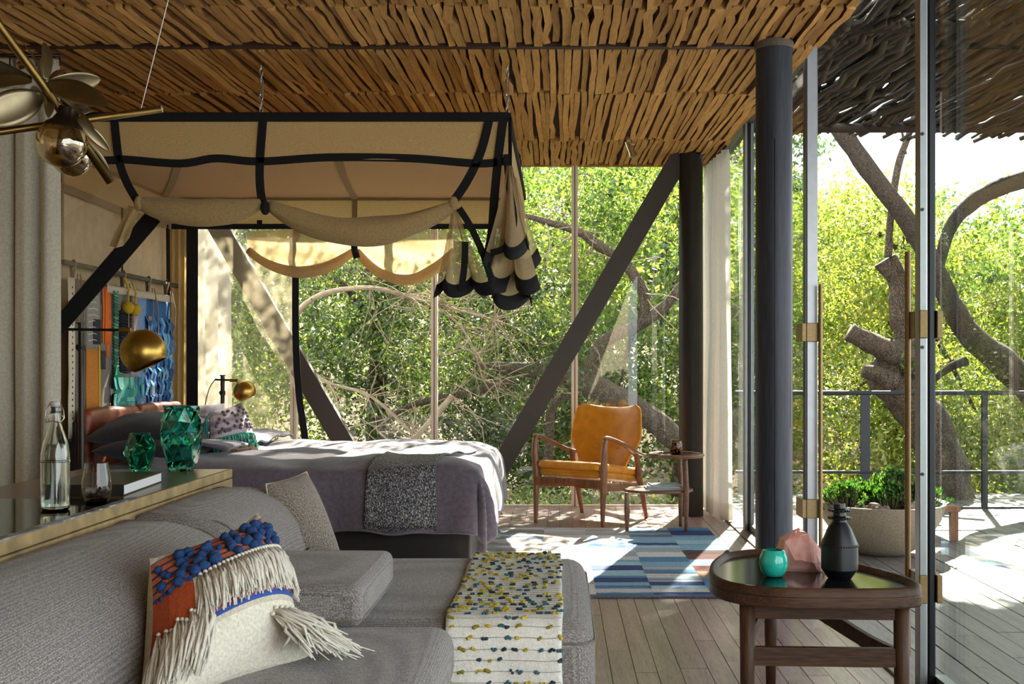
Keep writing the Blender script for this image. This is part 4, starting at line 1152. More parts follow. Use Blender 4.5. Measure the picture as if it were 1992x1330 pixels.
# pillows
def pil_fn(c00, c10, c01, c11, th, p=2.2, dip=0.10, crease=0.0):
    """pillow through four corners; (u,v) front surface, s=+1/-1 front/back"""
    c00, c10, c01, c11 = map(Vector, (c00, c10, c01, c11))
    n = ((c10 - c00) + (c11 - c01)).cross((c01 - c00) + (c11 - c10)).normalized()
    def fn(u, v, s=1, off=0.0):
        x, y = 2 * u - 1, 2 * v - 1
        # sides draw in between the corners
        uu = 0.5 + (x * (1 - dip * (1 - y * y))) / 2; vv = 0.5 + (y * (1 - dip * (1 - x * x))) / 2
        q = (c00 * (1 - uu) + c10 * uu) * (1 - vv) + (c01 * (1 - uu) + c11 * uu) * vv
        h = max(0.0, (1 - abs(x) ** p)) ** 0.55 * max(0.0, (1 - abs(y) ** p)) ** 0.55
        w = 1 + crease * nz(u * 5 + c00.x * 7, v * 5)
        return q + n * (s * (th / 2 * h * w + off))
    fn.n = n
    return fn
def pillow(name, label, cat, corners, th, mat, piping=None, group=None, **kw):
    fn = pil_fn(*corners, th, **kw)
    t = thing(name, label, cat, group)
    b = B(); N = 22
    ss = [0.5 - 0.5 * math.cos(math.pi * i / N) for i in range(N + 1)]
    for s in (1, -1):
        b.add([fn(u, v, s) for v in ss for u in ss], [((j * (N + 1) + i), (j * (N + 1) + i + 1), ((j + 1) * (N + 1) + i + 1), ((j + 1) * (N + 1) + i))[::s] for j in range(N) for i in range(N)])
    b.build('cover', mat, t, smooth='all')
    if piping:
        loop = [fn(u, 0) for u in ss] + [fn(1, v) for v in ss[1:]] + [fn(u, 1) for u in reversed(ss[:-1])] + [fn(0, v) for v in reversed(ss[:-1])]
        B().tube(loop, 0.0045, 5, False).build('piping', piping, t, smooth='all')
    return t, fn
G_P = 'pillows at the head of the bed'
pillow('bed_pillow', 'dark plum pillow lying lowest against the near leather headboard cushion', 'pillow', [(-2.74, 6.60, 0.70), (-2.14, 6.60, 0.69), (-2.76, 7.14, 0.70), (-2.16, 7.14, 0.69)], 0.19, M_PLUM, group=G_P, crease=0.1)
pillow('bed_pillow', 'dark plum pillow on top of another, propped on the near leather cushion', 'pillow', [(-2.82, 6.66, 0.76), (-2.20, 6.68, 0.78), (-2.82, 7.20, 0.86), (-2.22, 7.22, 0.85)], 0.20, M_PLUM, group=G_P, crease=0.1)
pillow('bed_pillow', 'plum pillow standing behind the large green vase', 'pillow', [(-2.62, 7.34, 0.66), (-2.50, 7.94, 0.66), (-2.76, 7.36, 0.90), (-2.68, 7.96, 0.90)], 0.16, M_PLUM, group=G_P, crease=0.1)
pillow('bed_pillow', 'grey pillow behind the pompom cushion with a sunlit upper edge', 'pillow', [(-2.66, 7.80, 0.66), (-2.34, 8.12, 0.66), (-2.76, 7.86, 0.93), (-2.42, 8.18, 0.93)], 0.17, M_DUVET, group=G_P, crease=0.1)

# pompom cushion on the bed
TINT_W = mat_tint('woven_tint', 0.95, 0.5, 300.0, 0.15, 90.0)
YP = 7.2
cor = [W(405, 908, 7.05), W(512, 895, 7.30), W(408, 800, 7.12), W(470, 782, 7.42)]
cu = thing('pompom_cushion', 'mauve-grey cushion with pompoms and a green fringed band on the bed', 'cushion')
fn = pil_fn(*cor, 0.16, dip=0.06)
bands = [(0.0, '#8f8087'), (0.06, '#a3949a'), (0.14, '#7d6f76'), (0.19, '#b06a3c'), (0.215, '#2f7f6c'), (0.235, '#1f2a33'), (0.30, '#3f8f7a'), (0.40, '#1f2a33'), (0.44, '#3f8f7a'), (0.47, '#b9a9ae'), (0.53, '#8f8087'), (0.62, '#b3a4a9'), (0.70, '#94868c'), (0.80, '#b8a79f'), (0.9, '#8f8087'), (1.01, '')]
def bcol(v):
    for (a, c), (b_, _) in zip(bands, bands[1:]):
        if a <= v < b_: return lin(c)
    return lin('#8f8087')
N = 28
b = B()
for s in (1, -1):
    for j in range(N):
        for i in range(N):
            q = [fn(uu / N, vv / N, s, 0.0) for uu, vv in ((i, j), (i + 1, j), (i + 1, j + 1), (i, j + 1))]
            b.add(q[::s], [(0, 1, 2, 3)], bcol((j + 0.5) / N) if s > 0 else lin('#9a8a72'))
b.build('cover', TINT_W, cu, smooth='all')
M_POMG = mat_plain('pom_mauve', '#6d6068', 0.95, var=0.2, vscale=90)
def pom_mesh(r, rr): 
    me = B().ball((0, 0, 0), r, 8, 6, jit=0.12, rr=rr).mesh('pompom', 'all'); return me
pm = pom_mesh(1.0, R); pm.materials.append(M_POMG)
for k in range(52):
    v = R.choice([0.10, 0.15, 0.55, 0.6, 0.68, 0.74, 0.8, 0.86, 0.92]); u = R.uniform(0.06, 0.96)
    p = fn(u, v, 1, 0.004); dup(pm, 'pompom', None, cu, p, (R.uniform(0, 3),) * 3, (0.0115,) * 3)
for row, v in enumerate((0.44, 0.35, 0.30)):
    fb = B()
    for k in range(46):
        u = 0.03 + 0.94 * k / 45; p = fn(u, v, 1, 0.003); e = fn(u + R.uniform(-.01, .01), v - 0.11, 1, 0.006)
        fb.tube([p, p.lerp(e, 0.5) + fn.n * 0.006, e], [0.003, 0.003, 0.0015], 4, False, col=lin(R.choice(['#2f8f78', '#58b39b', '#256a5c', '#23303a', '#8fb7a6'])))
    tag(fb.build('fringe_band', TINT_W, cu), kind='stuff')
tb = B()
for k in range(26):
    p = Vector(cor[2]) + Vector((0, 0, -0.01)); e = p + Vector((R.uniform(-.045, -.005), R.uniform(-.03, .01), -0.13 + R.uniform(-.02, .02)))
    tb.tube([p, p.lerp(e, .4) + Vector((-.012, -.01, .0)), e], 0.0028, 4, False, col=lin(R.choice(['#2f8f78', '#3d7f8a', '#9aa0b0', '#256a5c'])))
tb.build('corner_tassel', TINT_W, cu)

# ------------------------------------------------------------------ wall hanging
tp = thing('patchwork_hanging', 'patchwork textile hanging of grey, orange, green and blue on a rod', 'wall hanging')
TX = -2.985
RZ = 1.828
B().tube([(TX, 6.80, RZ), (TX, 8.88, RZ)], 0.017, 10).build('rod', mat_plain('grey_green_rod', '#4a4a40', 0.6, 0.2), tp, smooth='all')
def tY(x): return F * 2.985 / (PX - x)                # depth of a photo column on this hanging
def cloth_patch(name, xa, xb, za, zb, col, lay=0.0, mat=None, wav=0.006, parent=tp, n=8):
    ya, yb = tY(xa), tY(xb)
    def fn(u, v):
        Y = ya + (yb - ya) * u; z = zb + (za - zb) * v
        return (TX + 0.012 + lay + wav * nz(Y * 6, z * 4, lay * 90) + wav * math.sin(Y * 14), Y, z)
    return B().grid(fn, n, max(4, int((zb - za) * 14)), col=lin(col) if isinstance(col, str) else col).build(name, mat or TINT_W, parent, smooth='all', thick=0.003)
def tz(x, y): return CH - (y - PY) * tY(x) / F
cloth_patch('backing', 130, 327, 0.74, 1.74, '#7b756c', 0.0, n=30)
cloth_patch('stitched_strip', 125, 139, 0.76, 1.74, '#d8cdb4', 0.006)
for k in range(24):
    z = 0.80 + k * 0.038; B().box(TX + 0.026, TX + 0.03, tY(132), tY(132.8), z, z + 0.012).build('stitch', M_BLACKM, tp)
cloth_patch('patch', 139, 165, 0.76, 1.73, '#6e6660', 0.004)
cloth_patch('patch', 163, 187, 1.30, 1.72, '#8d887f', 0.006)
gl = B()
for k in range(9):
    z = 1.36 + k * 0.04; gl.tube([(TX + 0.024, tY(164), z), (TX + 0.026, tY(175), z + 0.01), (TX + 0.024, tY(187), z - 0.004)], 0.0025, 4)
gl.build('white_stitching', mat_plain('white_thread', '#d9d4c8', 0.9), tp)
cloth_patch('patch', 175, 187, 1.34, 1.50, '#2e3138', 0.012)
cloth_patch('orange_patch', 162, 184, 0.90, 1.31, '#c17a2c', 0.010)
cloth_patch('yellow_edge', 183, 186, 0.82, 1.33, '#c9ac2e', 0.014, n=3)
cloth_patch('patch', 187, 210, 0.76, 1.60, '#756d66', 0.008)
cloth_patch('dark_patch', 186, 196, 1.18, 1.30, '#33323a', 0.016, n=4)
for xa, xb, za in ((189, 193, 1.35), (195, 212, 1.34), (200, 208, 1.26)):
    cloth_patch('orange_strip', xa, xb, za, 1.72, '#d9681f', 0.014, wav=0.009, n=5)
gk = B()
for k in range(26):
    z = 1.16 + k * 0.0215
    gk.tube([(TX + 0.025, tY(214), z), (TX + 0.034, tY(218), z - 0.008), (TX + 0.025, tY(222), z)], 0.008, 5, col=lin(R.choice(['#3f8f6c', '#58a683', '#2f7558'])))
gk.build('green_knit', TINT_W, tp, smooth='all')
tt = B()
for k in range(30):
    Y = tY(R.uniform(211, 221)); tt.tube([(TX + 0.035, tY(217), 1.20), (TX + 0.045, Y, 1.14), (TX + 0.035, Y, 1.05 + R.uniform(-.02, .02))], 0.005, 4, False, col=lin(R.choice(['#1f8f6c', '#2fa67f', '#177a5a'])))
tt.build('tassel', TINT_W, tp)
nk = B()
for k in range(20):
    z = 1.17 + k * 0.021
    nk.tube([(TX + 0.022, tY(227), z), (TX + 0.036, tY(238), z - 0.012), (TX + 0.022, tY(249), z)], 0.010, 5, col=lin(R.choice(['#1b2030', '#242a3c', '#141826'])))
nk.build('navy_knit', TINT_W, tp, smooth='all')
cloth_patch('patch', 249, 264, 1.1, 1.71, '#9d8b88', 0.006)
cloth_patch('patch', 263, 277, 0.78, 1.70, '#6d8fb4', 0.010, wav=0.012)
cloth_patch('blue_patch', 274, 325, 0.76, 1.69, '#2c5f94', 0.004, n=14)
cloth_patch('blue_patch', 258, 278, 0.76, 1.08, '#3a79a0', 0.008)
cloth_patch('pale_heading', 200, 326, 1.685, 1.735, '#b8ab96', 0.018, wav=0.012, n=26)
for row in range(9):
    z = 1.56 - row * 0.088; fb = B()
    for k in range(15):
        Y = tY(277) + (tY(324) - tY(277)) * (k + R.uniform(-.3, .3)) / 14; L = R.uniform(0.08, 0.15); w = R.uniform(0.016, 0.03)
        x0 = TX + 0.028; dx = R.uniform(0.01, 0.035); dy = R.uniform(-.03, .03)
        c = lin(R.choice(['#2f6fae', '#4a8cc4', '#25588f', '#6ea6cf', '#1f4f86']))
        fb.add([(x0, Y - w, z), (x0, Y + w, z), (x0 + dx, Y + w + dy * .5, z - L * .5), (x0 + dx, Y - w + dy * .5, z - L * .5), (x0 + dx * .5, Y + w * .7 + dy, z - L), (x0 + dx * .5, Y - w * .7 + dy, z - L)], [(0, 1, 2, 3), (3, 2, 4, 5)], c)
    fb.build('blue_fringe', TINT_W, tp)
cloth_patch('grey_tag', 277, 282, 1.42, 1.56, '#8d8a80', 0.03, n=3); cloth_patch('grey_tag', 280, 288, 0.98, 1.08, '#8d8a80', 0.03, n=3)
scale_me = {}
for cname in ('#2f7f72', '#4a9c88', '#6fb3a0', '#3a6f8c', '#2b8a8f'):
    out = [(math.cos(a), math.sin(a)) for a in np.linspace(math.pi, 2 * math.pi, 9)] + [(1, 0.7), (-1, 0.7)]
    b = B().prism(out, 0, 0.06, lin(cname)); me = b.mesh('scale'); me.materials.append(TINT_W); scale_me[cname] = me
for row in range(7):
    z = 1.09 - row * 0.055
    for k in range(7):
        Y = tY(212) + (tY(268) - tY(212)) * (k + 0.5 * (row % 2)) / 7
        cn = R.choice(['#2f7f72', '#4a9c88', '#6fb3a0', '#2b8a8f'] if k < 5 else ['#3a6f8c', '#2b8a8f'])
        dup(scale_me[cn], 'scale', None, tp, (TX + 0.022 + 0.003 * (7 - row) + R.uniform(0, .008), Y, z), (math.pi / 2 + R.uniform(-.12, .12), 0, math.pi / 2 + R.uniform(-.2, .2)), (0.045, 0.05, 0.06))
for x in (144, 241, 290, 325):
    Y = tY(x)
    tie = B().tube([(TX, Y - 0.02, RZ - 0.09), (TX + 0.02, Y - 0.015, RZ + 0.012), (TX, Y, RZ + 0.022), (TX - 0.02, Y, RZ + 0.01), (TX - 0.015, Y + 0.01, RZ - 0.1)], 0.014, 6, True, 0.3).build('tie', mat_cloth('tie_ribbon', '#6e5c44', '#8f7a5c', 600) if x == 144 else bpy.data.materials['tie_ribbon'], tp, smooth='all')
    for s in (-1, 1):
        L = R.uniform(0.35, 0.55)
        B().tube([(TX + 0.03, Y + s * 0.02, RZ - 0.06), (TX + 0.05, Y + s * 0.045, RZ - 0.2), (TX + 0.045, Y + s * (0.03 + R.uniform(0, .05)), RZ - 0.35), (TX + 0.05, Y + s * 0.04, RZ - L)], 0.011, 5, True, 0.25, up=(1, 0, 0)).build('ribbon_end', bpy.data.materials['tie_ribbon'], tie, smooth='all')
M_YEL = mat_plain('yellow_yarn', '#b99a1f', 0.95, var=0.2, vscale=90)
for x, z in ((233, 1.60), (247, 1.59)):
    pb = B().ball((0, 0, 0), 0.042, 10, 8, jit=0.1, rr=R).build('pompom', M_YEL, tp, smooth='all'); pb.location = (TX + 0.055, tY(x), z)
    B().tube([(0, 0, 0.03), (0.0, 0.02, 0.12), (-0.02, -0.01, 0.2)], 0.006, 5).build('cord', M_YEL, pb)
B().tube([(TX + 0.05, tY(236 + 4 * math.cos(a)), 1.30 + 0.11 * math.sin(a)) for a in np.linspace(0.6, 2 * math.pi + 0.3, 24)], 0.010, 6).build('yellow_loop', M_YEL, tp, smooth='all')

# ------------------------------------------------------------------ brass floor lamps
M_DBRONZE = mat_plain('dark_bronze', '#3d3830', 0.4, 0.75)
def floor_lamp(label, px_x, Y, y_arm, arm_l, arm_r, shade_c, shade_r, z_floor=0.0, cord=False):
    p = W(px_x, y_arm, Y)
    t = thing('floor_lamp', label, 'floor lamp', 'brass bedside floor lamps', (p.x, Y, 0))
    za = p.z
    B().lathe([(0.13, -0.001), (0.13, 0.012), (0.12, 0.02), (0.018, 0.026), (0.016, 0.05)], (0, 0, 0), 28).build('base', M_DBRASS, t, smooth=True)
    B().tube([(0, 0, 0.02), (0, 0, za + 0.03)], 0.016, 12).build('pole', M_DBRONZE, t, smooth=True)
    B().tube([(0, 0, za + 0.028), (0, 0, za + 0.036)], 0.024, 12).build('finial', M_DBRONZE, t, smooth=True)
    xl = W(arm_l, 0, Y).x - p.x; xr = W(arm_r, 0, Y).x - p.x
    arm = B().tube([(xl, -0.022, za), (xr, -0.022, za - 0.006)], 0.0075, 10).build('arm', M_DBRONZE, t, smooth=True)
    B().tube([(xr - 0.05, -0.022, za - 0.006), (xr + 0.01, -0.022, za - 0.006)], 0.014, 12).build('joint', M_BRASS, arm, smooth=True)
    kn = B().tube([(0, -0.04, za - 0.1), (0, -0.015, za - 0.1)], 0.016, 10).build('knob', M_DBRONZE, t, smooth=True)
    B().tube([(0.0, 0, za - 0.12), (0, 0, za - 0.085)], 0.022, 10).build('collar', M_DBRONZE, t, smooth=True)
    sc = W(shade_c[0], shade_c[1], Y); sc = Vector((sc.x - p.x, -0.02, sc.z))
    # cut globe opening downward to one side
    prof = [(shade_r * math.sin(a), shade_r * math.cos(a)) for a in np.linspace(0.02, 2.32, 22)]
    prof2 = [(q * 0.985, z * 0.985) for q, z in reversed(prof)]
    b = B().lathe(prof + prof2, (0, 0, 0), 36)
    sh = b.build('shade', M_BRASS, t, smooth='all'); sh.location = sc; sh.rotation_euler = (math.radians(3), math.radians(-27), 0)
    bl = B().ball((0, 0, -shade_r * 0.3), shade_r * 0.3, 10, 8).build('bulb', mat_plain('bulb_white', '#efe6d0', 0.3) if 'bulb_white' not in bpy.data.materials else bpy.data.materials['bulb_white'], sh, smooth='all')
    if cord:
        B().tube(catmull([(xl, -0.02, za), (xl - 0.06, -0.02, za - 0.12), (xl - 0.12, 0.0, za - 0.5), (-0.1, 0, 0.1), (-0.02, 0, 0.02)], 6), 0.004, 5).build('cord', M_BLACKM, t)
    return t
floor_lamp('large brass globe floor lamp in front of the patchwork hanging', 158, 6.22, 640, 60, 254, (281, 684), 0.122)
floor_lamp('smaller brass globe floor lamp beyond the bed by the far net', 433, 8.66, 738, 420, 462, (477, 761), 0.086, cord=True)
# ------------------------------------------------------------------ console behind the sofa
CZ = 0.75
con = thing('console_table', 'long dark wood console with golden edge behind the sofa', 'console table')
M_CTOP = mat_wood('console_dark_wood', '#4a3828', '#86694a', 'y', 0.25, 1.0, 0.1, rnd=False)
M_CEDGE = mat_plain('golden_edge_wood', '#9c855a', 0.55, var=0.35, vscale=12)
M_BLK = mat_plain('black_glass', '#0b0a0a', 0.06)
t = NT('mosaic_strip'); br = t.node('ShaderNodeTexVoronoi', {'Vector': t.coord((1, 0.8, 1)), 'Scale': 38.0}).outputs['Color']
t.set(t.p.inputs['Base Color'], t.ramp(br, [(0.2, '#4a4c4e'), (0.55, '#7c8084'), (0.85, '#bcbab2')])); t.pset(Roughness=0.35); M_MOS = t.m
cx0, cx1, cy0, cy1 = -2.09, -1.425, 1.35, 4.93
B().box(cx0, cx1 - 0.012, cy0, cy1, CZ - 0.036, CZ).build('top', M_CTOP, con, bevel=0.003)
B().box(cx1 - 0.012, cx1, cy0, cy1, CZ - 0.037, CZ + 0.001).build('edge', M_CEDGE, con, bevel=0.003)
B().box(cx0 + 0.02, cx1 + 0.003, cy0, cy1 - 0.004, CZ - 0.082, CZ - 0.040).build('lower_edge', M_CEDGE, con, bevel=0.006)
B().box(cx0 + 0.03, cx1 - 0.01, cy0, cy1 - 0.02, CZ - 0.04, CZ - 0.036).build('shadow_gap', M_BLK, con)
B().box(cx0 + 0.01, cx1 - 0.03, cy0, 3.79, CZ, CZ + 0.004).build('glass_inlay', M_BLK, con)
B().box(cx1 - 0.03, cx1 - 0.002, cy0, 3.84, CZ, CZ + 0.005).build('mosaic_strip', M_MOS, con)
B().box(cx0 + 0.05, cx1 - 0.05, cy0 + 0.05, cy1 - 0.05, -0.001, CZ - 0.082).build('cabinet_body', M_CTOP, con)
tz_ = CZ + 0.004

# swing-top water bottle
bt = thing('water_bottle', 'clear swing-top glass water bottle on the console', 'bottle', None, (-1.562, 3.50, tz_))
M_CLEAR = mat_glass('clear_glass', (0.93, 0.97, 0.92), 0.0)
M_WATER = mat_glass('water', (0.92, 0.96, 0.95), 0.0, 1.33)
outer = [(0.036, 0.0), (0.042, 0.006), (0.043, 0.03), (0.043, 0.15), (0.0425, 0.175), (0.036, 0.21), (0.024, 0.245), (0.0165, 0.27), (0.0145, 0.295), (0.0145, 0.305), (0.0175, 0.307), (0.0175, 0.318), (0.0145, 0.32)]
inner = [(q - 0.003, max(z, 0.008)) for q, z in outer]
B().lathe(outer + inner[::-1] + [(0.001, 0.008)], (0, 0, 0), 36).build('glass', M_CLEAR, bt, smooth=50)
for z in (0.15, 0.155, 0.012): B().lathe([(0.0428, z - 0.0015), (0.0442, z), (0.0428, z + 0.0015)], (0, 0, 0), 36, closed=True).build('ring', M_CLEAR, bt, smooth='all')
B().lathe([(0.001, 0.009), (0.0385, 0.010), (0.0395, 0.03), (0.0395, 0.172), (0.0335, 0.204), (0.001, 0.204)], (0, 0, 0), 30).build('water', M_WATER, bt, smooth=50)
st = B().lathe([(0.012, 0.30), (0.0125, 0.322), (0.0165, 0.324), (0.0165, 0.332), (0.013, 0.337), (0.001, 0.338)], (0, 0, 0), 20).build('stopper', mat_plain('grey_stopper', '#b4b2ac', 0.5), bt, smooth=True)
for s in (-1, 1):
    B().tube([(0, s * 0.0, 0.334), (0.016 * s, 0, 0.332), (0.027 * s, -0.004, 0.31), (0.030 * s, -0.006, 0.285), (0.022 * s, -0.012, 0.272), (0.0, -0.02, 0.276)], 0.0018, 6).build('wire', M_STEEL, st, smooth='all')
    B().tube([(0.018 * s, 0, 0.30), (0.024 * s, 0.004, 0.285), (0.019 * s, 0.006, 0.268)], 0.0018, 6).build('wire', M_STEEL, st, smooth='all')
# smoked tumbler
tu = thing('smoked_tumbler', 'smoked stemless glass tumbler beside the water bottle', 'glass', None, (-1.510, 3.685, tz_))
po = [(0.028, 0.0), (0.036, 0.004), (0.044, 0.02), (0.047, 0.045), (0.045, 0.075), (0.039, 0.108), (0.036, 0.130)]
pi = [(q - 0.0022, max(z, 0.009)) for q, z in po]
B().lathe(po + pi[::-1] + [(0.001, 0.009)], (0, 0, 0), 36).build('bowl', mat_glass('smoked_glass', (0.60, 0.55, 0.50)), tu, smooth=50)
# book
bk = thing('hardback_book', 'large dark hardback book lying on the console', 'book', None, (-1.655, 4.13, CZ + 0.0005), 0.0)
M_COVER = mat_plain('dark_green_cover', '#20221f', 0.3)
a = math.radians(4); bk.rotation_euler = (0, 0, a)
B().box(-0.135, 0.135, -0.24, 0.24, 0.0, 0.004).build('back_cover', M_COVER, bk)
B().box(-0.135, 0.135, -0.24, 0.24, 0.036, 0.040).build('front_cover', M_COVER, bk)
B().box(-0.135, 0.135, -0.242, -0.236, 0.0, 0.040).build('spine', M_COVER, bk)
B().box(-0.13, 0.131, -0.236, 0.235, 0.004, 0.036).build('pages', mat_plain('page_white', '#d9d9d6', 0.8), bk)
# faceted green vases
def vase(label, loc, prof, n, seed):
    rr = random.Random(seed)
    t = thing('green_vase', label, 'vase', 'green glass vases on the console', loc)
    def ring(r, z, ph): return [(r * math.cos(2 * math.pi * (k + ph) / n) * (1 + rr.uniform(-.05, .05)), r * math.sin(2 * math.pi * (k + ph) / n) * (1 + rr.uniform(-.05, .05)), z + (rr.uniform(-.008, .008) if 0 < z < prof[-1][1] else 0)) for k in range(n)]
    vs = []; fs = []; m = len(prof)
    rings = [ring(r, z, 0.5 * (i % 2)) for i, (r, z) in enumerate(prof)]
    for q in rings: vs += q
    for i in range(m - 1):
        for k in range(n):
            k2 = (k + 1) % n; A, B_, C_, D = i * n + k, i * n + k2, (i + 1) * n + k, (i + 1) * n + k2
            if i % 2 == 0: fs += [(A, B_, C_), (B_, D, C_)]
            else: fs += [(A, D, C_), (A, B_, D)]
    fs.append(tuple(reversed(range(n))))
    o = len(vs)
    for (r, z), q in zip(prof, rings): vs += [(x * 0.86, y * 0.86, max(zz, 0.018)) for x, y, zz in q]
    for i in range(m - 1):
        for k in range(n):
            k2 = (k + 1) % n; fs.append((o + i * n + k, o + (i + 1) * n + k, o + (i + 1) * n + k2, o + i * n + k2))
    fs.append(tuple(range(o, o + n)))
    T = (m - 1) * n
    for k in range(n):
        k2 = (k + 1) % n; fs.append((T + k, T + k2, o + T + k2, o + T + k))
    B().add(vs, fs).build('body', mat_glass('emerald_glass_%d' % seed, (0.16, 0.74, 0.62) if seed == 1 else (0.12, 0.66, 0.48), 0.0), t)
    return t
vase('small faceted green glass vase on the console', (-1.772, 4.775, CZ), [(0.036, 0), (0.05, 0.03), (0.066, 0.085), (0.062, 0.115), (0.045, 0.155), (0.042, 0.166)], 7, 2)
vase('tall faceted emerald glass vase at the end of the console', (-1.622, 4.85, CZ), [(0.05, 0), (0.066, 0.045), (0.086, 0.12), (0.092, 0.165), (0.085, 0.215), (0.076, 0.27), (0.074, 0.28)], 9, 1)

# ------------------------------------------------------------------ sofa
M_SOFA = mat_tweed('grey_tweed', '#6c6560', '#cfc6be', (420, 28, 420))
M_SOFA2 = mat_tweed('grey_tweed_cross', '#6c6560', '#cfc6be', (28, 420, 420))
M_SEAM = mat_cloth('seam_cord', '#5a524a', '#857a6e', 600)
so = thing('sofa', 'grey tweed corner sofa along the console', 'sofa')
B().rbox((-0.86, 2.58, 0.14), (0.55, 0.84, 0.125), 0.04, 4).build('base', M_SOFA, so, smooth='all')
def backwarp(q):
    # broad rounded top sloping towards the seat
    f = max(0, q.z) / 0.2
    q.x += -0.05 * f
    if q.z > 0: q.z -= 0.055 * max(0, (q.x + 0.06) / 0.2) ** 1.3
    return q
for (ya, yb) in ((1.70, 3.70), (3.71, 4.70)):
    cu_ = B().rbox((-1.205, (ya + yb) / 2, 0.475), (0.205, (yb - ya) / 2, 0.225), 0.09, 6, bulge=0.018, warp=backwarp).build('back_cushion', M_SOFA2, so, smooth='all')
B().rbox((-0.70, 2.48, 0.335), (0.39, 0.925, 0.088), 0.06, 6, bulge=0.02).build('seat_cushion', M_SOFA2, so, smooth='all')
def seam(pts, parent, r=0.004): return B().tube(pts, r, 5, False).build('piping', M_SEAM, parent, smooth='all')
for cu_ob, (ya, yb) in zip([c for c in so.children if c.name.startswith('back_cushion')], ((1.70, 3.70), (3.71, 4.70))):
    for yy in (ya + 0.085, yb - 0.085):
        L_ = []
        for (cx_, cz_, a0) in ((0.115, 0.135, 0), (-0.115, 0.135, 90)):
            for a_ in range(0, 91, 10):
                q = backwarp(Vector((cx_ + 0.09 * math.cos(math.radians(a0 + a_)), 0, cz_ + 0.09 * math.sin(math.radians(a0 + a_)))))
                sw = 0.004
                L_.append((q.x - 1.205, yy, q.z + 0.475 + sw))
        L_ = [(L_[0][0] + 0.012, yy, 0.43)] + L_
        seam(L_, cu_ob, 0.0045)
ot = thing('sofa_chaise', 'grey tweed chaise end of the sofa reaching toward the rug', 'sofa')
c_ = B().rbox((-0.44, 4.06, 0.205), (0.555, 0.625, 0.206), 0.075, 6, bulge=0.012).build('upholstery', M_SOFA, ot, smooth='all')
def rring(x0, x1, y0, y1, z, r):
    P = []
    for (cx, cy, a0) in ((x1 - r, y1 - r, 0), (x0 + r, y1 - r, 90), (x0 + r, y0 + r, 180), (x1 - r, y0 + r, 270)):
        for a in range(0, 91, 15): P.append((cx + r * math.cos(math.radians(a0 + a)), cy + r * math.sin(math.radians(a0 + a)), z))
    return P + [P[0]]
seam(rring(-0.996, 0.116, 3.437, 4.683, 0.352, 0.06), c_)
for xx in (-0.95, 0.02):
    for yy in (3.55, 4.55): B().tube([(xx, yy, -0.001), (xx, yy, 0.02)], 0.02, 8).build('foot', M_BLACKM, ot)
bo = thing('box_cushion', 'thick grey tweed box cushion lying across the sofa seat', 'cushion')
wq = lambda q: q
bb = B().rbox((-0.865, 3.66, 0.487), (0.285, 0.335, 0.064), 0.034, 5, bulge=0.006).build('cover', M_SOFA2, bo, smooth='all')
seam(rring(-1.152, -0.578, 3.323, 3.997, 0.448, 0.05), bb)
# plain grey scatter cushion
M_BASK = mat_tweed('grey_basket_weave', '#7a7066', '#d2c3b0', (260, 260, 260))
pillow('scatter_cushion', 'plain grey woven cushion standing at the far end of the sofa', 'cushion',
       [W(536, 1088, 4.50), W(668, 1090, 4.60), W(517, 942, 4.52), W(596, 918, 4.78)], 0.21, M_BASK, mat_cloth('pale_cord', '#b8a98c', '#cdbf9f', 600), dip=0.05)

# fringed cushion in front
fc = thing('fringed_cushion', 'cream fringed cushion with orange stripes and blue pompoms on the sofa', 'cushion')
K = [Vector((-0.935, 2.46, 0.40)), Vector((-0.645, 2.98, 0.40)), Vector((-1.030, 2.84, 0.715)), Vector((-0.872, 3.28, 0.775))]
fn = pil_fn(*K, 0.33, p=2.0, dip=0.14)
SG = 1 if fn.n.dot(Vector((1, -1, 0.3))) > 0 else -1
fs_ = [(0.0, '#ddd6c3'), (0.30, '#c9bfa9'), (0.33, '#34549a'), (0.37, '#a05580'), (0.42, '#cf9a88'), (0.47, '#e2dccb'), (0.66, '#efe9da'), (0.69, 'S'), (0.93, '#6b6f7a'), (0.955, '#d9cfb8'), (1.01, '')]
def fcol(u, v):
    for (a, c), (b_, _) in zip(fs_, fs_[1:]):
        if a <= v < b_:
            if c == 'S':
                k = int((v - 0.69) / 0.016); return lin('#cc6c40') if k % 3 else lin('#37436a')
            return lin(c)
    return lin('#e0d8c4')
N = 60; b = B()
for s in (1, -1):
    for j in range(N):
        for i in range(N // 2):
            q = [fn(uu / (N // 2), vv / N, s * SG, 0.0) for uu, vv in ((i, j), (i + 1, j), (i + 1, j + 1), (i, j + 1))]
            c = fcol(i / (N // 2), (j + .5) / N)
            if s < 0: c = lin('#d8cbaa')
            elif i < 4 and 0.42 < (j + .5) / N < 0.69: c = lin('#b04c20')
            b.add(q[::s * SG], [(0, 1, 2, 3)], c)
b.build('cover', mat_tint('chunky_wool', 0.95, 0.9, 170.0, 0.18, 120.0), fc, smooth='all')
M_BLUEP = mat_plain('blue_yarn', '#1e4070', 0.95, var=0.3, vscale=120)
pmb = B().ball((0, 0, 0), 1, 10, 8, jit=0.14, rr=R).mesh('pompom', 'all'); pmb.materials.append(M_BLUEP)
for k in range(44):
    v = 0.705 + 0.045 * (k % 5) + R.uniform(-.01, .01); u = 0.05 + 0.92 * ((k // 5 + R.uniform(0.05, 0.95)) / 9)
    p = fn(u, min(v, 0.94), SG, 0.006); dup(pmb, 'pompom', None, fc, p, (R.uniform(0, 3), R.uniform(0, 3), 0), (R.uniform(0.008, 0.0175),) * 3)
for k in range(10):
    p = fn(R.uniform(0.01, 0.17), 0.70 + 0.022 * k, SG, 0.005); dup(pmb, 'pompom', None, fc, p, (R.uniform(0, 3), 0, 0), (R.uniform(0.009, 0.015),) * 3)
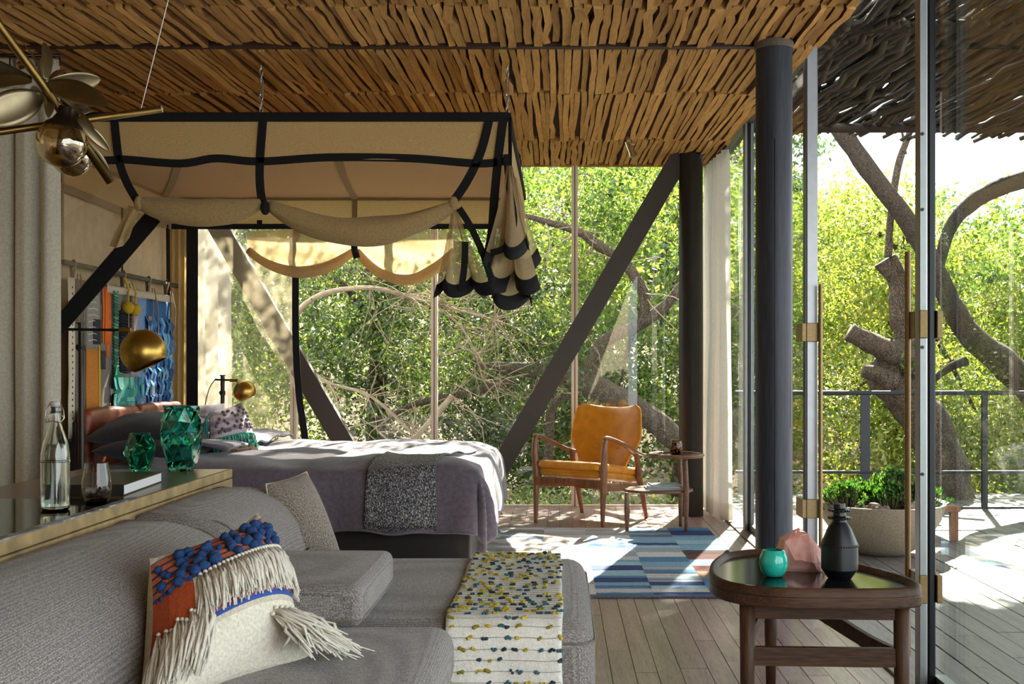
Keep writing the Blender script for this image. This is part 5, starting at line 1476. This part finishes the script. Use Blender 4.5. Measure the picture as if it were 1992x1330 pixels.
M_FRN = mat_cloth('cream_cotton', '#dcd5c0', '#f4efe0', 300, transl=0.15, vs=60)
def tassel(u, v, dv, n, spread, lift=0.012, flare=None):
    """knotted bunch of cotton strips lying down the cushion face from (u, v)"""
    b = B(); p = fn(u, v, SG, 0.008)
    b.ball(p, 0.006, 7, 5)
    for q in range(n):
        l = dv * R.uniform(0.75, 1.08); w = R.uniform(0.003, 0.007); du = R.gauss(0, spread); of = R.uniform(0.4, 1.5) * lift
        pts = [p]
        for k in (0.25, 0.55, 1.0):
            vv = v - l * k
            pt = fn(min(1.0, max(0.0, u + du * k)), max(0.02, vv), SG, of * (0.6 + 0.8 * k))
            if vv < 0.02: pt.z += (vv - 0.02) * 0.3
            pt += Vector((R.gauss(0, .003), R.gauss(0, .003), 0))
            if flare: pt += flare * (k * R.uniform(0.6, 1.3)) + Vector((R.gauss(0, .012), R.gauss(0, .012), R.uniform(-.01, .012))) * k
            pts.append(pt)
        b.tube(pts, [w * .6, w, w * 1.1, w * .45], 5, True, 0.35, up=fn.n)
    return b.build('tassel', M_FRN, fc, smooth='all')
for k in range(32):
    tassel(0.16 + 0.82 * k / 31, 0.66, 0.30, 11, 0.022, 0.016)
for k in range(12):
    tassel(0.005 + 0.19 * k / 11, 0.46 - 0.02 * (k % 3), 0.34, 10, 0.02, 0.02)
for k in range(16):
    tassel(0.62 + 0.38 * k / 15, 0.22 + 0.03 * (k % 2), 0.16, 11, 0.03, 0.02, Vector((0.105, -0.02, -0.015)))
bl = B()
for k in range(60):
    p = fn(R.uniform(-0.0, 0.2), 0.69, SG, 0.006); bl.tube([p, p + Vector((R.gauss(0, .006), R.gauss(0, .006), -0.012))], 0.003, 4, False)
bl.build('blue_trim', M_BLUEP, fc)

# bobble throw over the chaise
M_WOOL = mat_cloth('white_wool', '#d2cebf', '#eeebe0', 260, vs=120, bump=0.8)
bt_ = thing('bobble_throw', 'white wool throw with yellow and teal bobbles over the chaise', 'throw')
TX0, TX1 = -0.345, 0.015
def thb(u, s):
    """u across, s metres along from the far edge"""
    X = TX0 + (TX1 - TX0) * u + 0.008 * nz(s * 4, u * 2)
    if s < 0.09: # far edge dips
        return Vector((X, 4.70 - s * 0.6 + 0.02, 0.38 + 0.45 * s))
    y = 4.66 - (s - 0.09)
    z = 0.4225 + 0.004 * nz(X * 14, s * 9)
    yf = 3.50
    if y > yf: return Vector((X, y, z))
    a = (yf - y) / 0.075
    if a < math.pi / 2: return Vector((X, yf - 0.075 * math.sin(a), z - 0.075 * (1 - math.cos(a))))
    d = (a - math.pi / 2) * 0.075
    return Vector((X, yf - 0.075 - 0.004 - 0.01 * math.sin(u * 9) * min(1, d * 4), z - 0.075 - d))
SL = 1.56
B().grid(lambda u, v: thb(u, v * SL), 26, 110).build('cloth', M_WOOL, bt_, smooth='all', thick=0.012)
bb_ = B(); tb2 = B()
def thn(u, s):
    a = thb(u, s + 0.004) - thb(u, s - 0.004); n = Vector((1, 0, 0)).cross(a).normalized()
    return n if n.dot(Vector((0, -0.5, 1))) > 0 else -n
rows = 46
for r_ in range(rows):
    s = 0.03 + (SL - 0.05) * r_ / rows
    pts = [thb(u, s) + thn(u, s) * 0.007 for u in np.linspace(0.01, 0.99, 18)]
    tb2.tube(pts, 0.0013, 4, False, col=lin('#a8aca2'))
    u = R.uniform(0, 0.06)
    while u < 0.99:
        if R.random() < 0.6:
            c = lin(R.choice(['#b39a24', '#c7ae3c', '#8f8020'] if R.random() < 0.48 else ['#2f474f', '#3f6470', '#22323a']))
            for q in range(R.choice((2, 3, 3))):
                uu = min(0.995, u + q * 0.016); ss = s + R.uniform(-.004, .004)
                bb_.ball(thb(uu, ss) + thn(uu, ss) * 0.008, R.uniform(0.0042, 0.0066), 6, 4, col=c, jit=0.15, rr=R)
        u += R.uniform(0.06, 0.13)
tag(bb_.build('bobbles', mat_tint('bobble_yarn', 0.95, 0.4, 500, 0.2, 200), bt_, smooth='all'), kind='stuff')
tag(tb2.build('yarn_rows', bpy.data.materials['bobble_yarn'], bt_), kind='stuff')
# ------------------------------------------------------------------ rug
rug = thing('striped_rug', 'blue, grey and white rug of striped blocks on the floor', 'rug')
RX = [-0.75, -0.40, -0.10, 0.20, 0.50, 0.80, 1.10]; RY0, RY1 = 5.83, 8.27
rr = random.Random(5)
PAL_B = ['#263a74', '#33498a', '#7fa4bc', '#9bbccc', '#c6c6c8', '#b4b0ae', '#4f7ba4', '#99a0a6', '#cfccca']
PAL_W = ['#d5d2cc', '#c2bdb6', '#b0a9a2', '#dcd9d4', '#9c948c', '#c9ccd2', '#8c96a6']
PAL_R = ['#7fb0cc', '#24407f', '#5b8fb4', '#5b2f22', '#93322c', '#8fb9cf', '#6f9fbe', '#3f78a8', '#a08060']
b = B()
for ci, (xa, xb) in enumerate(zip(RX, RX[1:])):
    y = RY1; pal = PAL_R if ci == 5 else (PAL_B if ci in (3, 4) else PAL_W)
    last = None; right = ['#44749e', '#263a78', '#80a8c0', '#9dbccc', '#80a8c0', '#45302a', '#5c302a', '#84a8be', '#6a302a', '#94765c', '#467cac', '#6296bc']
    k = 0
    while y > RY0 + 0.02:
        h = rr.uniform(0.05, 0.19) if ci < 5 else rr.uniform(0.12, 0.27)
        y2 = max(RY0 + 0.012, y - h)
        c = right[k % len(right)] if ci == 5 else rr.choice([q for q in pal if q != last]); last = c; k += 1
        nx, ny = 6, max(1, int((y - y2) / 0.03))
        za = 0.014 + rr.uniform(-0.0015, 0.0015)
        wob = lambda X, Y: 0.006 * nz(X * 30, Y * 30)
        vs = []
        for j in range(ny + 1):
            for i in range(nx + 1):
                X = xa + (xb - xa) * i / nx; Y = y + (y2 - y) * j / ny
                vs.append((X + (wob(X, Y) if 0 < i < nx else 0.006 * nz(Y * 25, ci)), Y + 0.005 * nz(X * 18 + 3, round(Y, 3) * 7), za + 0.0025 * nz(X * 60, Y * 60)))
        b.add(vs, [(j * (nx + 1) + i, (j + 1) * (nx + 1) + i, (j + 1) * (nx + 1) + i + 1, j * (nx + 1) + i + 1) for j in range(ny) for i in range(nx)], lin(c))
        y = y2
b.build('pile', mat_tint('rug_wool', 0.98, 0.8, 260, 0.22, 70), rug, smooth='all')
B().box(RX[0], RX[-1], RY0, RY1, -0.0005, 0.0115).build('backing', mat_cloth('rug_edge_yarn', '#26364e', '#7d8790', 300, vs=160), rug)
eb = B().tube([(x, RY0, 0.008) for x in np.linspace(RX[0], RX[-1], 40)], 0.0085, 6).build('edge_binding', bpy.data.materials['rug_edge_yarn'], rug, smooth='all')

# ------------------------------------------------------------------ armchair
M_TEAK = mat_wood('teak', '#5b3520', '#94603a', 'z', 0.35, 0.8, 0.1, rnd=False, space='object')
t = NT('mustard_leather'); f = t.noise(t.coord(), 14, 4); t.set(t.p.inputs['Base Color'], t.ramp(f, [(0.3, '#c47a0c'), (0.7, '#dd951a')])); t.pset(Roughness=0.42, Sheen_Weight=0.1); t.bump(t.noise(t.coord(), 500, 2), 0.12, 0.002); M_MUST = t.m
ac = thing('armchair', 'mustard yellow leather armchair with teak frame facing the bed', 'armchair', None, (0.26, 8.772, 0), math.radians(-33.2))
hw = 0.30; yf, yb = -0.327, 0.327
for s in (-1, 1):
    # front leg curving into the arm
    B().tube(catmull([(s * hw, yf, -0.001), (s * hw, yf + 0.006, 0.2), (s * (hw + 0.004), yf + 0.012, 0.4), (s * (hw + 0.012), yf + 0.004, 0.56), (s * (hw + 0.014), yf + 0.018, 0.655)], 6), interp((0.014, 0.022, 0.029, 0.024, 0.018), 25), 12).build('front_leg', M_TEAK, ac, smooth='all')
    B().tube(catmull([(s * (hw + 0.014), yf + 0.004, 0.66), (s * (hw + 0.018), yf + 0.05, 0.667), (s * (hw + 0.03), yf + 0.25, 0.61), (s * (hw + 0.02), yf + 0.45, 0.54), (s * (hw - 0.01), yf + 0.62, 0.505), (s * (hw - 0.03), yf + 0.72, 0.50)], 6), interp((0.016, 0.021, 0.024, 0.027, 0.021, 0.010), 31), 12, True, 0.6).build('armrest', M_TEAK, ac, smooth='all')
    B().tube(catmull([(s * hw, yb + 0.02, -0.001), (s * (hw - 0.004), yb - 0.045, 0.2), (s * (hw - 0.004), yb - 0.10, 0.36), (s * (hw + 0.002), yb - 0.145, 0.53)], 6), interp((0.014, 0.021, 0.026, 0.018), 19), 12).build('rear_leg', M_TEAK, ac, smooth='all')
    B().bar((s * hw, yf, 0.30), (s * hw, yb - 0.07, 0.25), 0.022, 0.062, w2=0.022, t2=0.05).build('side_rail', M_TEAK, ac, bevel=0.006)
fr_ = B(); 
def frail(u, v):
    x = -hw + 2 * hw * u; zc = 0.335 - 0.0; lo = 0.285 + 0.028 * math.sin(math.pi * u)
    return x, lo
pts = [( -hw + 2 * hw * i / 16) for i in range(17)]
vs = []; fs = []
for x in pts:
    u = (x + hw) / (2 * hw); lo = 0.285 + 0.03 * math.sin(math.pi * u); hi = 0.352
    vs += [(x, yf - 0.014, lo), (x, yf + 0.012, lo), (x, yf + 0.012, hi), (x, yf - 0.014, hi)]
for i in range(16):
    for k in range(4): fs.append((i * 4 + k, (i + 1) * 4 + k, (i + 1) * 4 + (k + 1) % 4, i * 4 + (k + 1) % 4))
B().add(vs, fs).build('front_rail', M_TEAK, ac, bevel=0.003)
B().bar((-hw, yb - 0.08, 0.24), (hw, yb - 0.08, 0.24), 0.022, 0.055).build('rear_rail', M_TEAK, ac, bevel=0.005)
tilt = Matrix.Rotation(math.radians(-8), 3, 'X')
B().rbox((0, -0.02, 0.352), (0.272, 0.31, 0.03), 0.032, 5, bulge=0.006, mat=tilt).build('seat_pad', M_MUST, ac, smooth='all')
B().rbox((0, -0.035, 0.412), (0.275, 0.315, 0.03), 0.028, 5, bulge=0.01, mat=tilt).build('seat_cushion', M_MUST, ac, smooth='all')
# backrest: waisted outline, winged, leaning back
prof_w = [(0.30, 0.185), (0.36, 0.20), (0.44, 0.222), (0.52, 0.255), (0.58, 0.305), (0.62, 0.325), (0.68, 0.325), (0.76, 0.316), (0.84, 0.302), (0.88, 0.292), (0.905, 0.272)]
def hwid(z): return float(np.interp(z, [p[0] for p in prof_w], [p[1] for p in prof_w]))
def backfn(u, v, s):
    x = 2 * u - 1
    ztop = 0.905 - 0.034 * (1 - abs(x) ** 2.2) + 0.0
    z = 0.30 + (ztop - 0.30) * v
    w = hwid(0.30 + 0.605 * v) * (1 - 0.12 * max(0, v - 0.93) / 0.07 * abs(x) ** 4)
    X = x * w
    yc = 0.19 + 0.33 * (z - 0.30) - 0.10 * (abs(x) ** 2.0) * (0.4 + 0.8 * v)
    e = max(0.0, 1 - abs(x) ** 6) ** 0.5 * max(0.0, 1 - (2 * v - 1) ** 10) ** 0.5
    dim = 0.0
    for bx in (-0.13, 0.13):
        dim += 0.012 * math.exp(-(((X - bx * 0.75) / 0.035) ** 2 + ((z - 0.555) / 0.03) ** 2))
    return (X, yc + (-1 if s > 0 else 1) * (0.036 * e) + (dim if s > 0 else 0), z)
b = B(); NU, NV = 26, 30
for s in (1, -1):
    su = [0.5 - 0.5 * math.cos(math.pi * i / NU) for i in range(NU + 1)]; sv = [0.5 - 0.5 * math.cos(math.pi * i / NV) for i in range(NV + 1)]
    b.add([backfn(u, v, s) for v in sv for u in su], [(j * (NU + 1) + i, j * (NU + 1) + i + 1, (j + 1) * (NU + 1) + i + 1, (j + 1) * (NU + 1) + i)[::s] for j in range(NV) for i in range(NU)])
bk_ = b.build('backrest', M_MUST, ac, smooth='all')
for bx in (-0.1, 0.1):
    y = backfn(0.5 + bx / 0.27 / 2, 0.44, 1)[1]
    o = B().ball((0, 0, 0), 0.011, 10, 6, (1, 0.5, 1)).build('button', M_MUST, bk_, smooth='all'); o.location = (bx, y - 0.002, 0.555)

# ------------------------------------------------------------------ two-tier side table
stb = thing('side_table', 'small two-tier wooden side table beside the yellow armchair', 'side table')
M_WAL = mat_wood('walnut', '#4a2f20', '#84593a', 'x', 0.3, 0.8, 0.1, rnd=False)
def blob(cx, cy, rx, ry, notch=None, n=40):
    P = []
    for k in range(n):
        a = 2 * math.pi * k / n; q = 1.0
        if notch is not None:
            d = math.atan2(math.sin(a - notch), math.cos(a - notch)); q -= 0.30 * math.exp(-(d / 0.33) ** 2)
        P.append((cx + rx * q * math.cos(a), cy + ry * q * math.sin(a)))
    return P
B().prism(blob(0.735, 8.25, 0.255, 0.205), 0.285, 0.306).build('lower_shelf', M_WAL, stb, bevel=0.006)
up = B().prism(blob(0.865, 8.24, 0.20, 0.195, math.radians(205)), 0.535, 0.550).build('upper_top', M_WAL, stb, bevel=0.005)
ol = blob(0.865, 8.24, 0.197, 0.192, math.radians(205))
B().tube([(x, y, 0.552) for x, y in ol + ol[:1]], 0.012, 8, False).build('rim', M_WAL, up, smooth='all')
B().prism(blob(0.865, 8.24, 0.182, 0.177, math.radians(205)), 0.550, 0.553).build('dark_inlay', M_BLK, up)
for (x, y, top) in ((0.4985, 8.10, 0.29), (0.923, 8.09, 0.54), (0.92, 8.44, 0.54)):
    B().tube(catmull([(x, y, 0.001), (x, y, top * 0.35), (x, y, top * 0.6), (x - 0.004, y, top)], 5), interp((0.012, 0.018, 0.021, 0.013), 16), 12).build('leg', M_WAL, stb, smooth='all')
B().tube(catmull([(0.92, 8.42, 0.29), (0.86, 8.36, 0.30), (0.80, 8.30, 0.295)], 4), 0.012, 8).build('stretcher', M_WAL, stb, smooth='all')
z = 0.3065
for k, (lab, c, w, d, h, a) in enumerate((('thick grey magazine at the bottom of the stack on the side table', '#7c8288', 0.25, 0.2, 0.012, 0.05), ('dark blue magazine in the middle of the side-table stack', '#2a333d', 0.24, 0.19, 0.014, -0.08), ('pale magazine lying on top of the side-table stack', '#6a7c86', 0.22, 0.17, 0.008, 0.12))):
    m = thing('magazine', lab, 'magazine', 'magazines on the side table', (0.765 + 0.008 * k, 8.235, z), a)
    B().box(-w / 2, w / 2, -d / 2, d / 2, 0, 0.0012).build('back_cover', mat_plain('mag_back_%d' % k, c, 0.35), m)
    B().box(-w / 2 + 0.002, w / 2 - 0.002, -d / 2 + 0.002, d / 2 - 0.002, 0.0012, h - 0.0012).build('pages', mat_plain('mag_pages', '#d2d2cf', 0.8) if k == 0 else bpy.data.materials['mag_pages'], m)
    B().box(-w / 2, w / 2, -d / 2, d / 2, h - 0.0012, h).build('front_cover', bpy.data.materials['mag_back_%d' % k], m)
    z += h + 0.0004
vt = thing('amber_votive', 'small amber and black patterned glass votive on the side table', 'votive', None, (0.868, 8.27, 0.5535))
t = NT('tortoiseshell_glass'); vo = t.node('ShaderNodeTexVoronoi', {'Vector': t.coord((1, 1, 0.7)), 'Scale': 62.0}).outputs['Distance']
t.set(t.p.inputs['Base Color'], t.ramp(vo, [(0.15, '#d08a2a'), (0.45, '#6a2c10'), (0.6, '#120a08')])); t.pset(Roughness=0.1, Transmission_Weight=0.35); M_AMB = t.m
po = [(0.034, 0.0), (0.043, 0.01), (0.049, 0.04), (0.047, 0.075), (0.041, 0.098)]
B().lathe(po + [(q - 0.004, max(z, 0.008)) for q, z in po[::-1]] + [(0.001, 0.008)], (0, 0, 0), 26).build('cup', M_AMB, vt, smooth=50)

# ------------------------------------------------------------------ coffee table
M_OAK = mat_wood('smoked_oak', '#2a1a10', '#523722', 'x', 0.5, 0.9, 0.15, rnd=False, spec=0.25)
M_OAKV = mat_wood('smoked_oak_upright', '#2a1a10', '#523722', 'z', 0.5, 0.9, 0.15, rnd=False, spec=0.25)
ct = thing('coffee_table', 'dark oak coffee table with a rounded triangular tray top', 'coffee table')
TH = 0.505
# outline of the tray, a rounded triangle with bowed sides
OUT = [(0.521, 3.883), (0.562, 4.059), (0.630, 4.193), (0.767, 4.272), (0.909, 4.200), (1.060, 3.953), (1.128, 3.796), (1.163, 3.659), (1.150, 3.555), (1.100, 3.515), (1.010, 3.497), (0.877, 3.494), (0.693, 3.510), (0.560, 3.59), (0.512, 3.72)]
def closed_spline(P, n=10):
    m = len(P); out = []
    for i in range(m):
        p0, p1, p2, p3 = (Vector(P[(i + q) % m]) for q in (-1, 0, 1, 2))
        for k in range(n):
            t_ = k / n
            q = 0.5 * ((2 * p1) + (p2 - p0) * t_ + (2 * p0 - 5 * p1 + 4 * p2 - p3) * t_ * t_ + (3 * p1 - p0 - 3 * p2 + p3) * t_ ** 3)
            out.append((q.x, q.y))
    return out[::-1]
top_o = closed_spline(OUT)
def inset(pts, d):
    m = len(pts); out = []
    for i in range(m):
        a, b2 = Vector(pts[i - 1]), Vector(pts[(i + 1) % m]); t_ = (b2 - a).normalized()
        out.append((pts[i][0] - t_.y * d, pts[i][1] + t_.x * d))
    return out
top_i = inset(top_o, 0.03)
B().prism(top_o, TH - 0.062, TH - 0.024).build('top', M_OAK, ct, bevel=0.006)
n = len(top_o)
vs = []; fs = []
for (dz, f) in ((TH - 0.024, 0.0), (TH - 0.002, 0.10), (TH + 0.004, 0.35), (TH + 0.002, 0.6), (TH - 0.014, 1.0)):
    for (a, b2), (c, d) in zip(top_o, top_i): vs.append((a + (c - a) * f, b2 + (d - b2) * f, dz))
for r_ in range(4):
    for k in range(n): fs.append((r_ * n + k, r_ * n + (k + 1) % n, (r_ + 1) * n + (k + 1) % n, (r_ + 1) * n + k))
rim = B().add(vs, fs).build('rim', M_OAK, ct, smooth='all')
B().prism(top_i, TH - 0.024, TH - 0.014).build('black_inlay', mat_plain('black_lacquer', '#17191d', 0.12), ct)
LF, LR, LB = Vector((0.607, 3.60, 0)), Vector((1.092, 3.575, 0)), Vector((0.797, 4.21, 0))
LEGS = (LF, LR, LB)
for p in LEGS:
    B().tube([p + Vector((0, 0, 0.001)), p + Vector((0, 0, 0.2)), p + Vector((0, 0, TH - 0.04))], [0.018, 0.0235, 0.0265], 16).build('leg', M_OAKV, ct, smooth='all')
def str_(a, b2, z0, z1, nm, zb0=None, zb1=None):
    vs = []
    d = (b2 - a).normalized(); s = Vector((-d.y, d.x, 0)) * 0.011
    zb0 = z0 if zb0 is None else zb0; zb1 = z1 if zb1 is None else zb1
    m = 10; fs = []
    for i in range(m + 1):
        u = i / m; p = a.lerp(b2, u); sm = u * u * (3 - 2 * u)
        lo = z0 + (zb0 - z0) * sm; hi = z1 + (zb1 - z1) * sm
        vs += [p + s + Vector((0, 0, lo)), p - s + Vector((0, 0, lo)), p - s + Vector((0, 0, hi)), p + s + Vector((0, 0, hi))]
    for i in range(m):
        for k in range(4): fs.append((i * 4 + k, i * 4 + (k + 1) % 4, (i + 1) * 4 + (k + 1) % 4, (i + 1) * 4 + k))
    B().add(vs, fs).build(nm, M_OAK, ct, bevel=0.002)
str_(LF, LR, TH - 0.11, TH - 0.05, 'apron')
str_(LF, LR, 0.245, 0.305, 'stretcher')
str_(LF, LB, 0.30, 0.345, 'stretcher', 0.36, 0.40)
str_(LB, LR, 0.35, 0.41, 'stretcher', 0.255, 0.30)
ti = TH - 0.0138
# teal cup
tc = thing('teal_cup', 'round turquoise glass candle cup on the coffee table', 'cup', None, tuple(W(1505, 1118, 3.80).xy) + (ti,))
po = [(0.022, 0.0), (0.033, 0.004), (0.044, 0.022), (0.0485, 0.045), (0.046, 0.066), (0.037, 0.088), (0.034, 0.0895)]
t = NT('turquoise_glass'); t.set(t.p.inputs['Base Color'], t.ramp(t.noise(t.coord((1, 1, 0.3)), 40, 4), [(0.3, '#0f9c8c'), (0.7, '#35c9b4')])); t.pset(Roughness=0.12, Subsurface_Weight=0.2, Coat_Weight=0.5)
B().lathe(po + [(q - 0.005, max(z, 0.012)) for q, z in po[::-1]] + [(0.001, 0.012)], (0, 0, 0), 34).build('cup', t.m, tc, smooth=50)
# salt crystal
sc_ = thing('pink_crystal', 'rough pink salt crystal between the cup and the black bottle', 'crystal', None, (W(1558, 1110, 3.93).x, 3.93, ti))
rr = random.Random(3); t = NT('pink_salt'); nn_ = t.noise(t.coord(), 22, 5)
t.set(t.p.inputs['Base Color'], t.ramp(nn_, [(0.3, '#dc8e80'), (0.7, '#f4c2b6')])); t.pset(Roughness=0.4, Subsurface_Weight=0.4, Subsurface_Radius=(0.04, 0.015, 0.01)); t.bump(nn_, 0.3, 0.006)
import bmesh
bm = bmesh.new()
for p in [(-0.062, -0.03, 0.0), (-0.06, 0.04, 0.0), (0.05, -0.045, 0.0), (0.062, 0.02, 0.0), (0.02, 0.055, 0.0), (-0.075, 0.0, 0.05), (-0.055, -0.03, 0.088), (-0.025, -0.02, 0.105), (-0.005, 0.01, 0.124), (0.018, -0.02, 0.110), (0.045, 0.0, 0.07), (0.07, -0.02, 0.045), (0.068, -0.035, 0.012), (0.02, -0.062, 0.03), (-0.03, -0.06, 0.04), (0.0, 0.05, 0.09), (-0.06, 0.03, 0.09), (0.045, -0.05, 0.03)]:
    bm.verts.new(Vector(p) * 1.16)
bmesh.ops.convex_hull(bm, input=bm.verts)
bmesh.ops.subdivide_edges(bm, edges=bm.edges[:], cuts=2, use_grid_fill=True)
for v_ in bm.verts:
    if v_.co.z > 0.004: v_.co += Vector((rr.gauss(0, .0014), rr.gauss(0, .0014), rr.gauss(0, .0014)))
me = bpy.data.meshes.new('rock'); bm.to_mesh(me); bm.free(); me.materials.append(t.m)
o = bpy.data.objects.new('rock', me); COL.objects.link(o); o.parent = sc_
# black ceramic bottle
bv = thing('black_bottle', 'matte black ceramic bottle with ridged neck on the coffee table', 'bottle', None, (W(1633, 1120, 3.76).x, 3.76, ti))
M_CER = mat_plain('black_ceramic', '#0d0f12', 0.36, var=0.2, vscale=30)
po = [(0.036, 0.0), (0.039, 0.002), (0.058, 0.03), (0.0605, 0.034), (0.0605, 0.118), (0.058, 0.124), (0.040, 0.168), (0.024, 0.190), (0.022, 0.197), (0.036, 0.200), (0.037, 0.206), (0.022, 0.210), (0.021, 0.222), (0.036, 0.226), (0.037, 0.231), (0.021, 0.236), (0.019, 0.250), (0.015, 0.252), (0.014, 0.24), (0.001, 0.235)]
bo_ = B().lathe(po, (0, 0, 0), 40).build('body', M_CER, bv, smooth=14)
rb = B()
for k in range(44):
    a = 2 * math.pi * k / 44; rb.ball((0.0605 * math.cos(a), 0.0605 * math.sin(a), 0.112), 0.0028, 5, 4)
rb.build('beaded_band', M_CER, bo_)
for zq in (0.203, 0.2285):
    rb = B()
    for k in range(20):
        a = 2 * math.pi * k / 20; rb.ball((0.036 * math.cos(a), 0.036 * math.sin(a), zq), 0.0042, 5, 4)
    rb.build('scalloped_ring', M_CER, bo_)

# ------------------------------------------------------------------ hanging brass branch lamp
YL = 3.35
pd = thing('branch_pendant', 'brass branch pendant lamp with metal leaves and smoked globes near the ceiling', 'pendant lamp')
def lp(x, y, d=0.0): return W(x, y, YL + d)
stem = B().tube([lp(-60, -45, -0.25), lp(0, 52, -0.16), lp(80, 160, -0.05), lp(215, 354, 0.12)], 0.0130, 14).build('main_branch', M_DBRASS, pd, smooth='all')
B().tube([lp(178, 297, 0.09), lp(215, 354, 0.125)], 0.0135, 14).build('branch_tip', mat_plain('dark_brass_tip', '#3a3026', 0.4, 0.8), stem, smooth='all')
B().tube([lp(40, 118, -0.08), lp(48, 130, -0.07)], 0.0165, 14).build('joint_ring', M_DBRASS, stem, smooth='all')
cb = B().tube([lp(-80, 268, -0.1), lp(0, 256, 0), lp(160, 234, 0.1), lp(313, 212, 0.2)], 0.0112, 14).build('cross_branch', M_DBRASS, pd, smooth='all')
B().tube([lp(311, 212.3, 0.2), lp(316, 211.6, 0.203)], 0.0113, 14).build('branch_end', mat_plain('cut_end', '#b7ad98', 0.5, 0.5), cb, smooth='all')
B().tube([lp(274, 212, 0.17), W(332, -20, YL + 0.17)], 0.0014, 6).build('cable', M_STEEL, pd)
B().tube([W(332, -20, YL + 0.17), Vector((W(332, -20, YL + 0.17).x + 0.02, YL + 0.17, ceil_z(YL)))], 0.0014, 6).build('cable', M_STEEL, pd)
B().tube([lp(-60, -45, -0.25), Vector((lp(-60, -45, -0.25).x, YL - 0.25, ceil_z(YL)))], 0.006, 8).build('drop_rod', M_DBRASS, pd)
def leaf(base, tip, w, bend=0.01, face=(0, -1, 0.3), mat=M_LEAFBR):
    b0 = Vector(base); tp_ = Vector(tip); d = tp_ - b0; L = d.length
    n = Vector(face); n = (n - d * (n.dot(d) / d.dot(d))).normalized(); s = d.normalized().cross(n)
    def fn(u, v):
        t_ = u; ww = w * (math.sin(math.pi * min(1, 0.03 + t_ * 0.97)) ** 0.65) * (0.85 + 0.15 * t_); x = (2 * v - 1)
        return b0 + d * t_ + s * (x * ww * 0.6) + n * (bend * 4 * t_ * (1 - t_) + 0.10 * ww * x * x)
    return B().grid(fn, 16, 7).build('leaf', mat, pd, smooth='all', thick=0.0022)
leaf(lp(90, 163), lp(212, 207, -0.10), 0.066, 0.012, (0.1, -1, 0.35))
leaf(lp(95, 158), lp(196, 155, 0.12), 0.056, 0.012, (0, -1, -0.5))
leaf(lp(88, 156), lp(86, 82, 0.05), 0.034, 0.01, (1, -0.7, 0))
leaf(lp(80, 150), lp(42, 82, 0.06), 0.012, 0.01, (1, -0.3, 0))
leaf(lp(62, 158), lp(-40, 168, -0.05), 0.05, 0.012, (0.1, -1, 0.4))
leaf(lp(85, 186), lp(-45, 238, -0.10), 0.09, 0.015, (0, -1, -0.35))
leaf(lp(62, 152), lp(-40, 108, 0.08), 0.05, 0.015, (0, -0.9, -0.7), mat_plain('dark_leaf', '#3b3123', 0.45, 0.85))
leaf(lp(96, 184), lp(94, 230, -0.06), 0.026, 0.008, (0.6, -1, 0))
leaf(lp(74, 165), lp(88, 210, -0.08), 0.014, 0.008, (1, -0.4, 0))
leaf(lp(95, 158), lp(132, 136, 0.1), 0.022, 0.008, (0, -1, 0.2))
leaf(lp(122, 200), lp(172, 206, 0.1), 0.022, 0.008, (0, -0.8, -0.6), bpy.data.materials['dark_leaf'])
leaf(lp(148, 228), lp(182, 215, 0.05), 0.018, 0.006, (0, -1, 0.5))
leaf(lp(98, 180), lp(184, 252, -0.04), 0.018, 0.012, (0.8, -0.5, 0.6))
leaf(lp(150, 228), lp(214, 294, 0.05), 0.032, 0.01, (0.3, -1, -0.3))
leaf(lp(172, 276), lp(212, 330, 0.1), 0.012, 0.006, (0.8, -0.6, 0.3))
leaf(lp(78, 180), lp(60, 172, 0.12), 0.02, 0.004, (0, -1, 0))
t = NT('smoked_globe'); lw = t.node('ShaderNodeLayerWeight', {'Blend': 0.35}).outputs['Facing']
k_ = t.node('ShaderNodeMapRange', {'Value': lw, 'To Min': 0.22, 'To Max': 0.75}).outputs[0]
tpn = t.node('ShaderNodeBsdfTransparent', {'Color': (0.62, 0.50, 0.30, 1)}).outputs[0]; gln = t.node('ShaderNodeBsdfGlossy', {'Roughness': 0.02, 'Color': (0.85, 0.78, 0.62, 1)}).outputs[0]
t.l.new(t.node('ShaderNodeMixShader', {0: k_, 1: tpn, 2: gln}).outputs[0], t.out.inputs[0]); M_GLOBE = t.m
for (c, r_, s_top) in (((120, 278, 0.0), 0.073, (118, 225)), ((140, 304, 0.16), 0.062, (150, 262))):
    p = lp(*c)
    gb = B().ball((0, 0, 0), r_, 32, 20).build('globe', M_GLOBE, pd, smooth='all'); gb.location = p
    gb.rotation_euler = (0, 0.15, 0)
    B().lathe([(0.012, -0.035), (0.014, 0.0), (0.012, 0.045)], (0, 0, 0), 14).build('bulb', mat_plain('lamp_filament_holder', '#3a3128', 0.4, 0.6) if c[0] == 120 else bpy.data.materials['lamp_filament_holder'], gb, smooth=True)
    B().lathe([(r_ * 0.80, r_ * 0.58), (r_ * 0.72, r_ * 0.76), (r_ * 0.5, r_ * 0.92), (0.026, r_ + 0.012), (0.026, r_ + 0.034), (0.001, r_ + 0.036)], (0, 0, 0), 28).build('socket_cap', bpy.data.materials['dark_brass_tip'], gb, smooth=True)
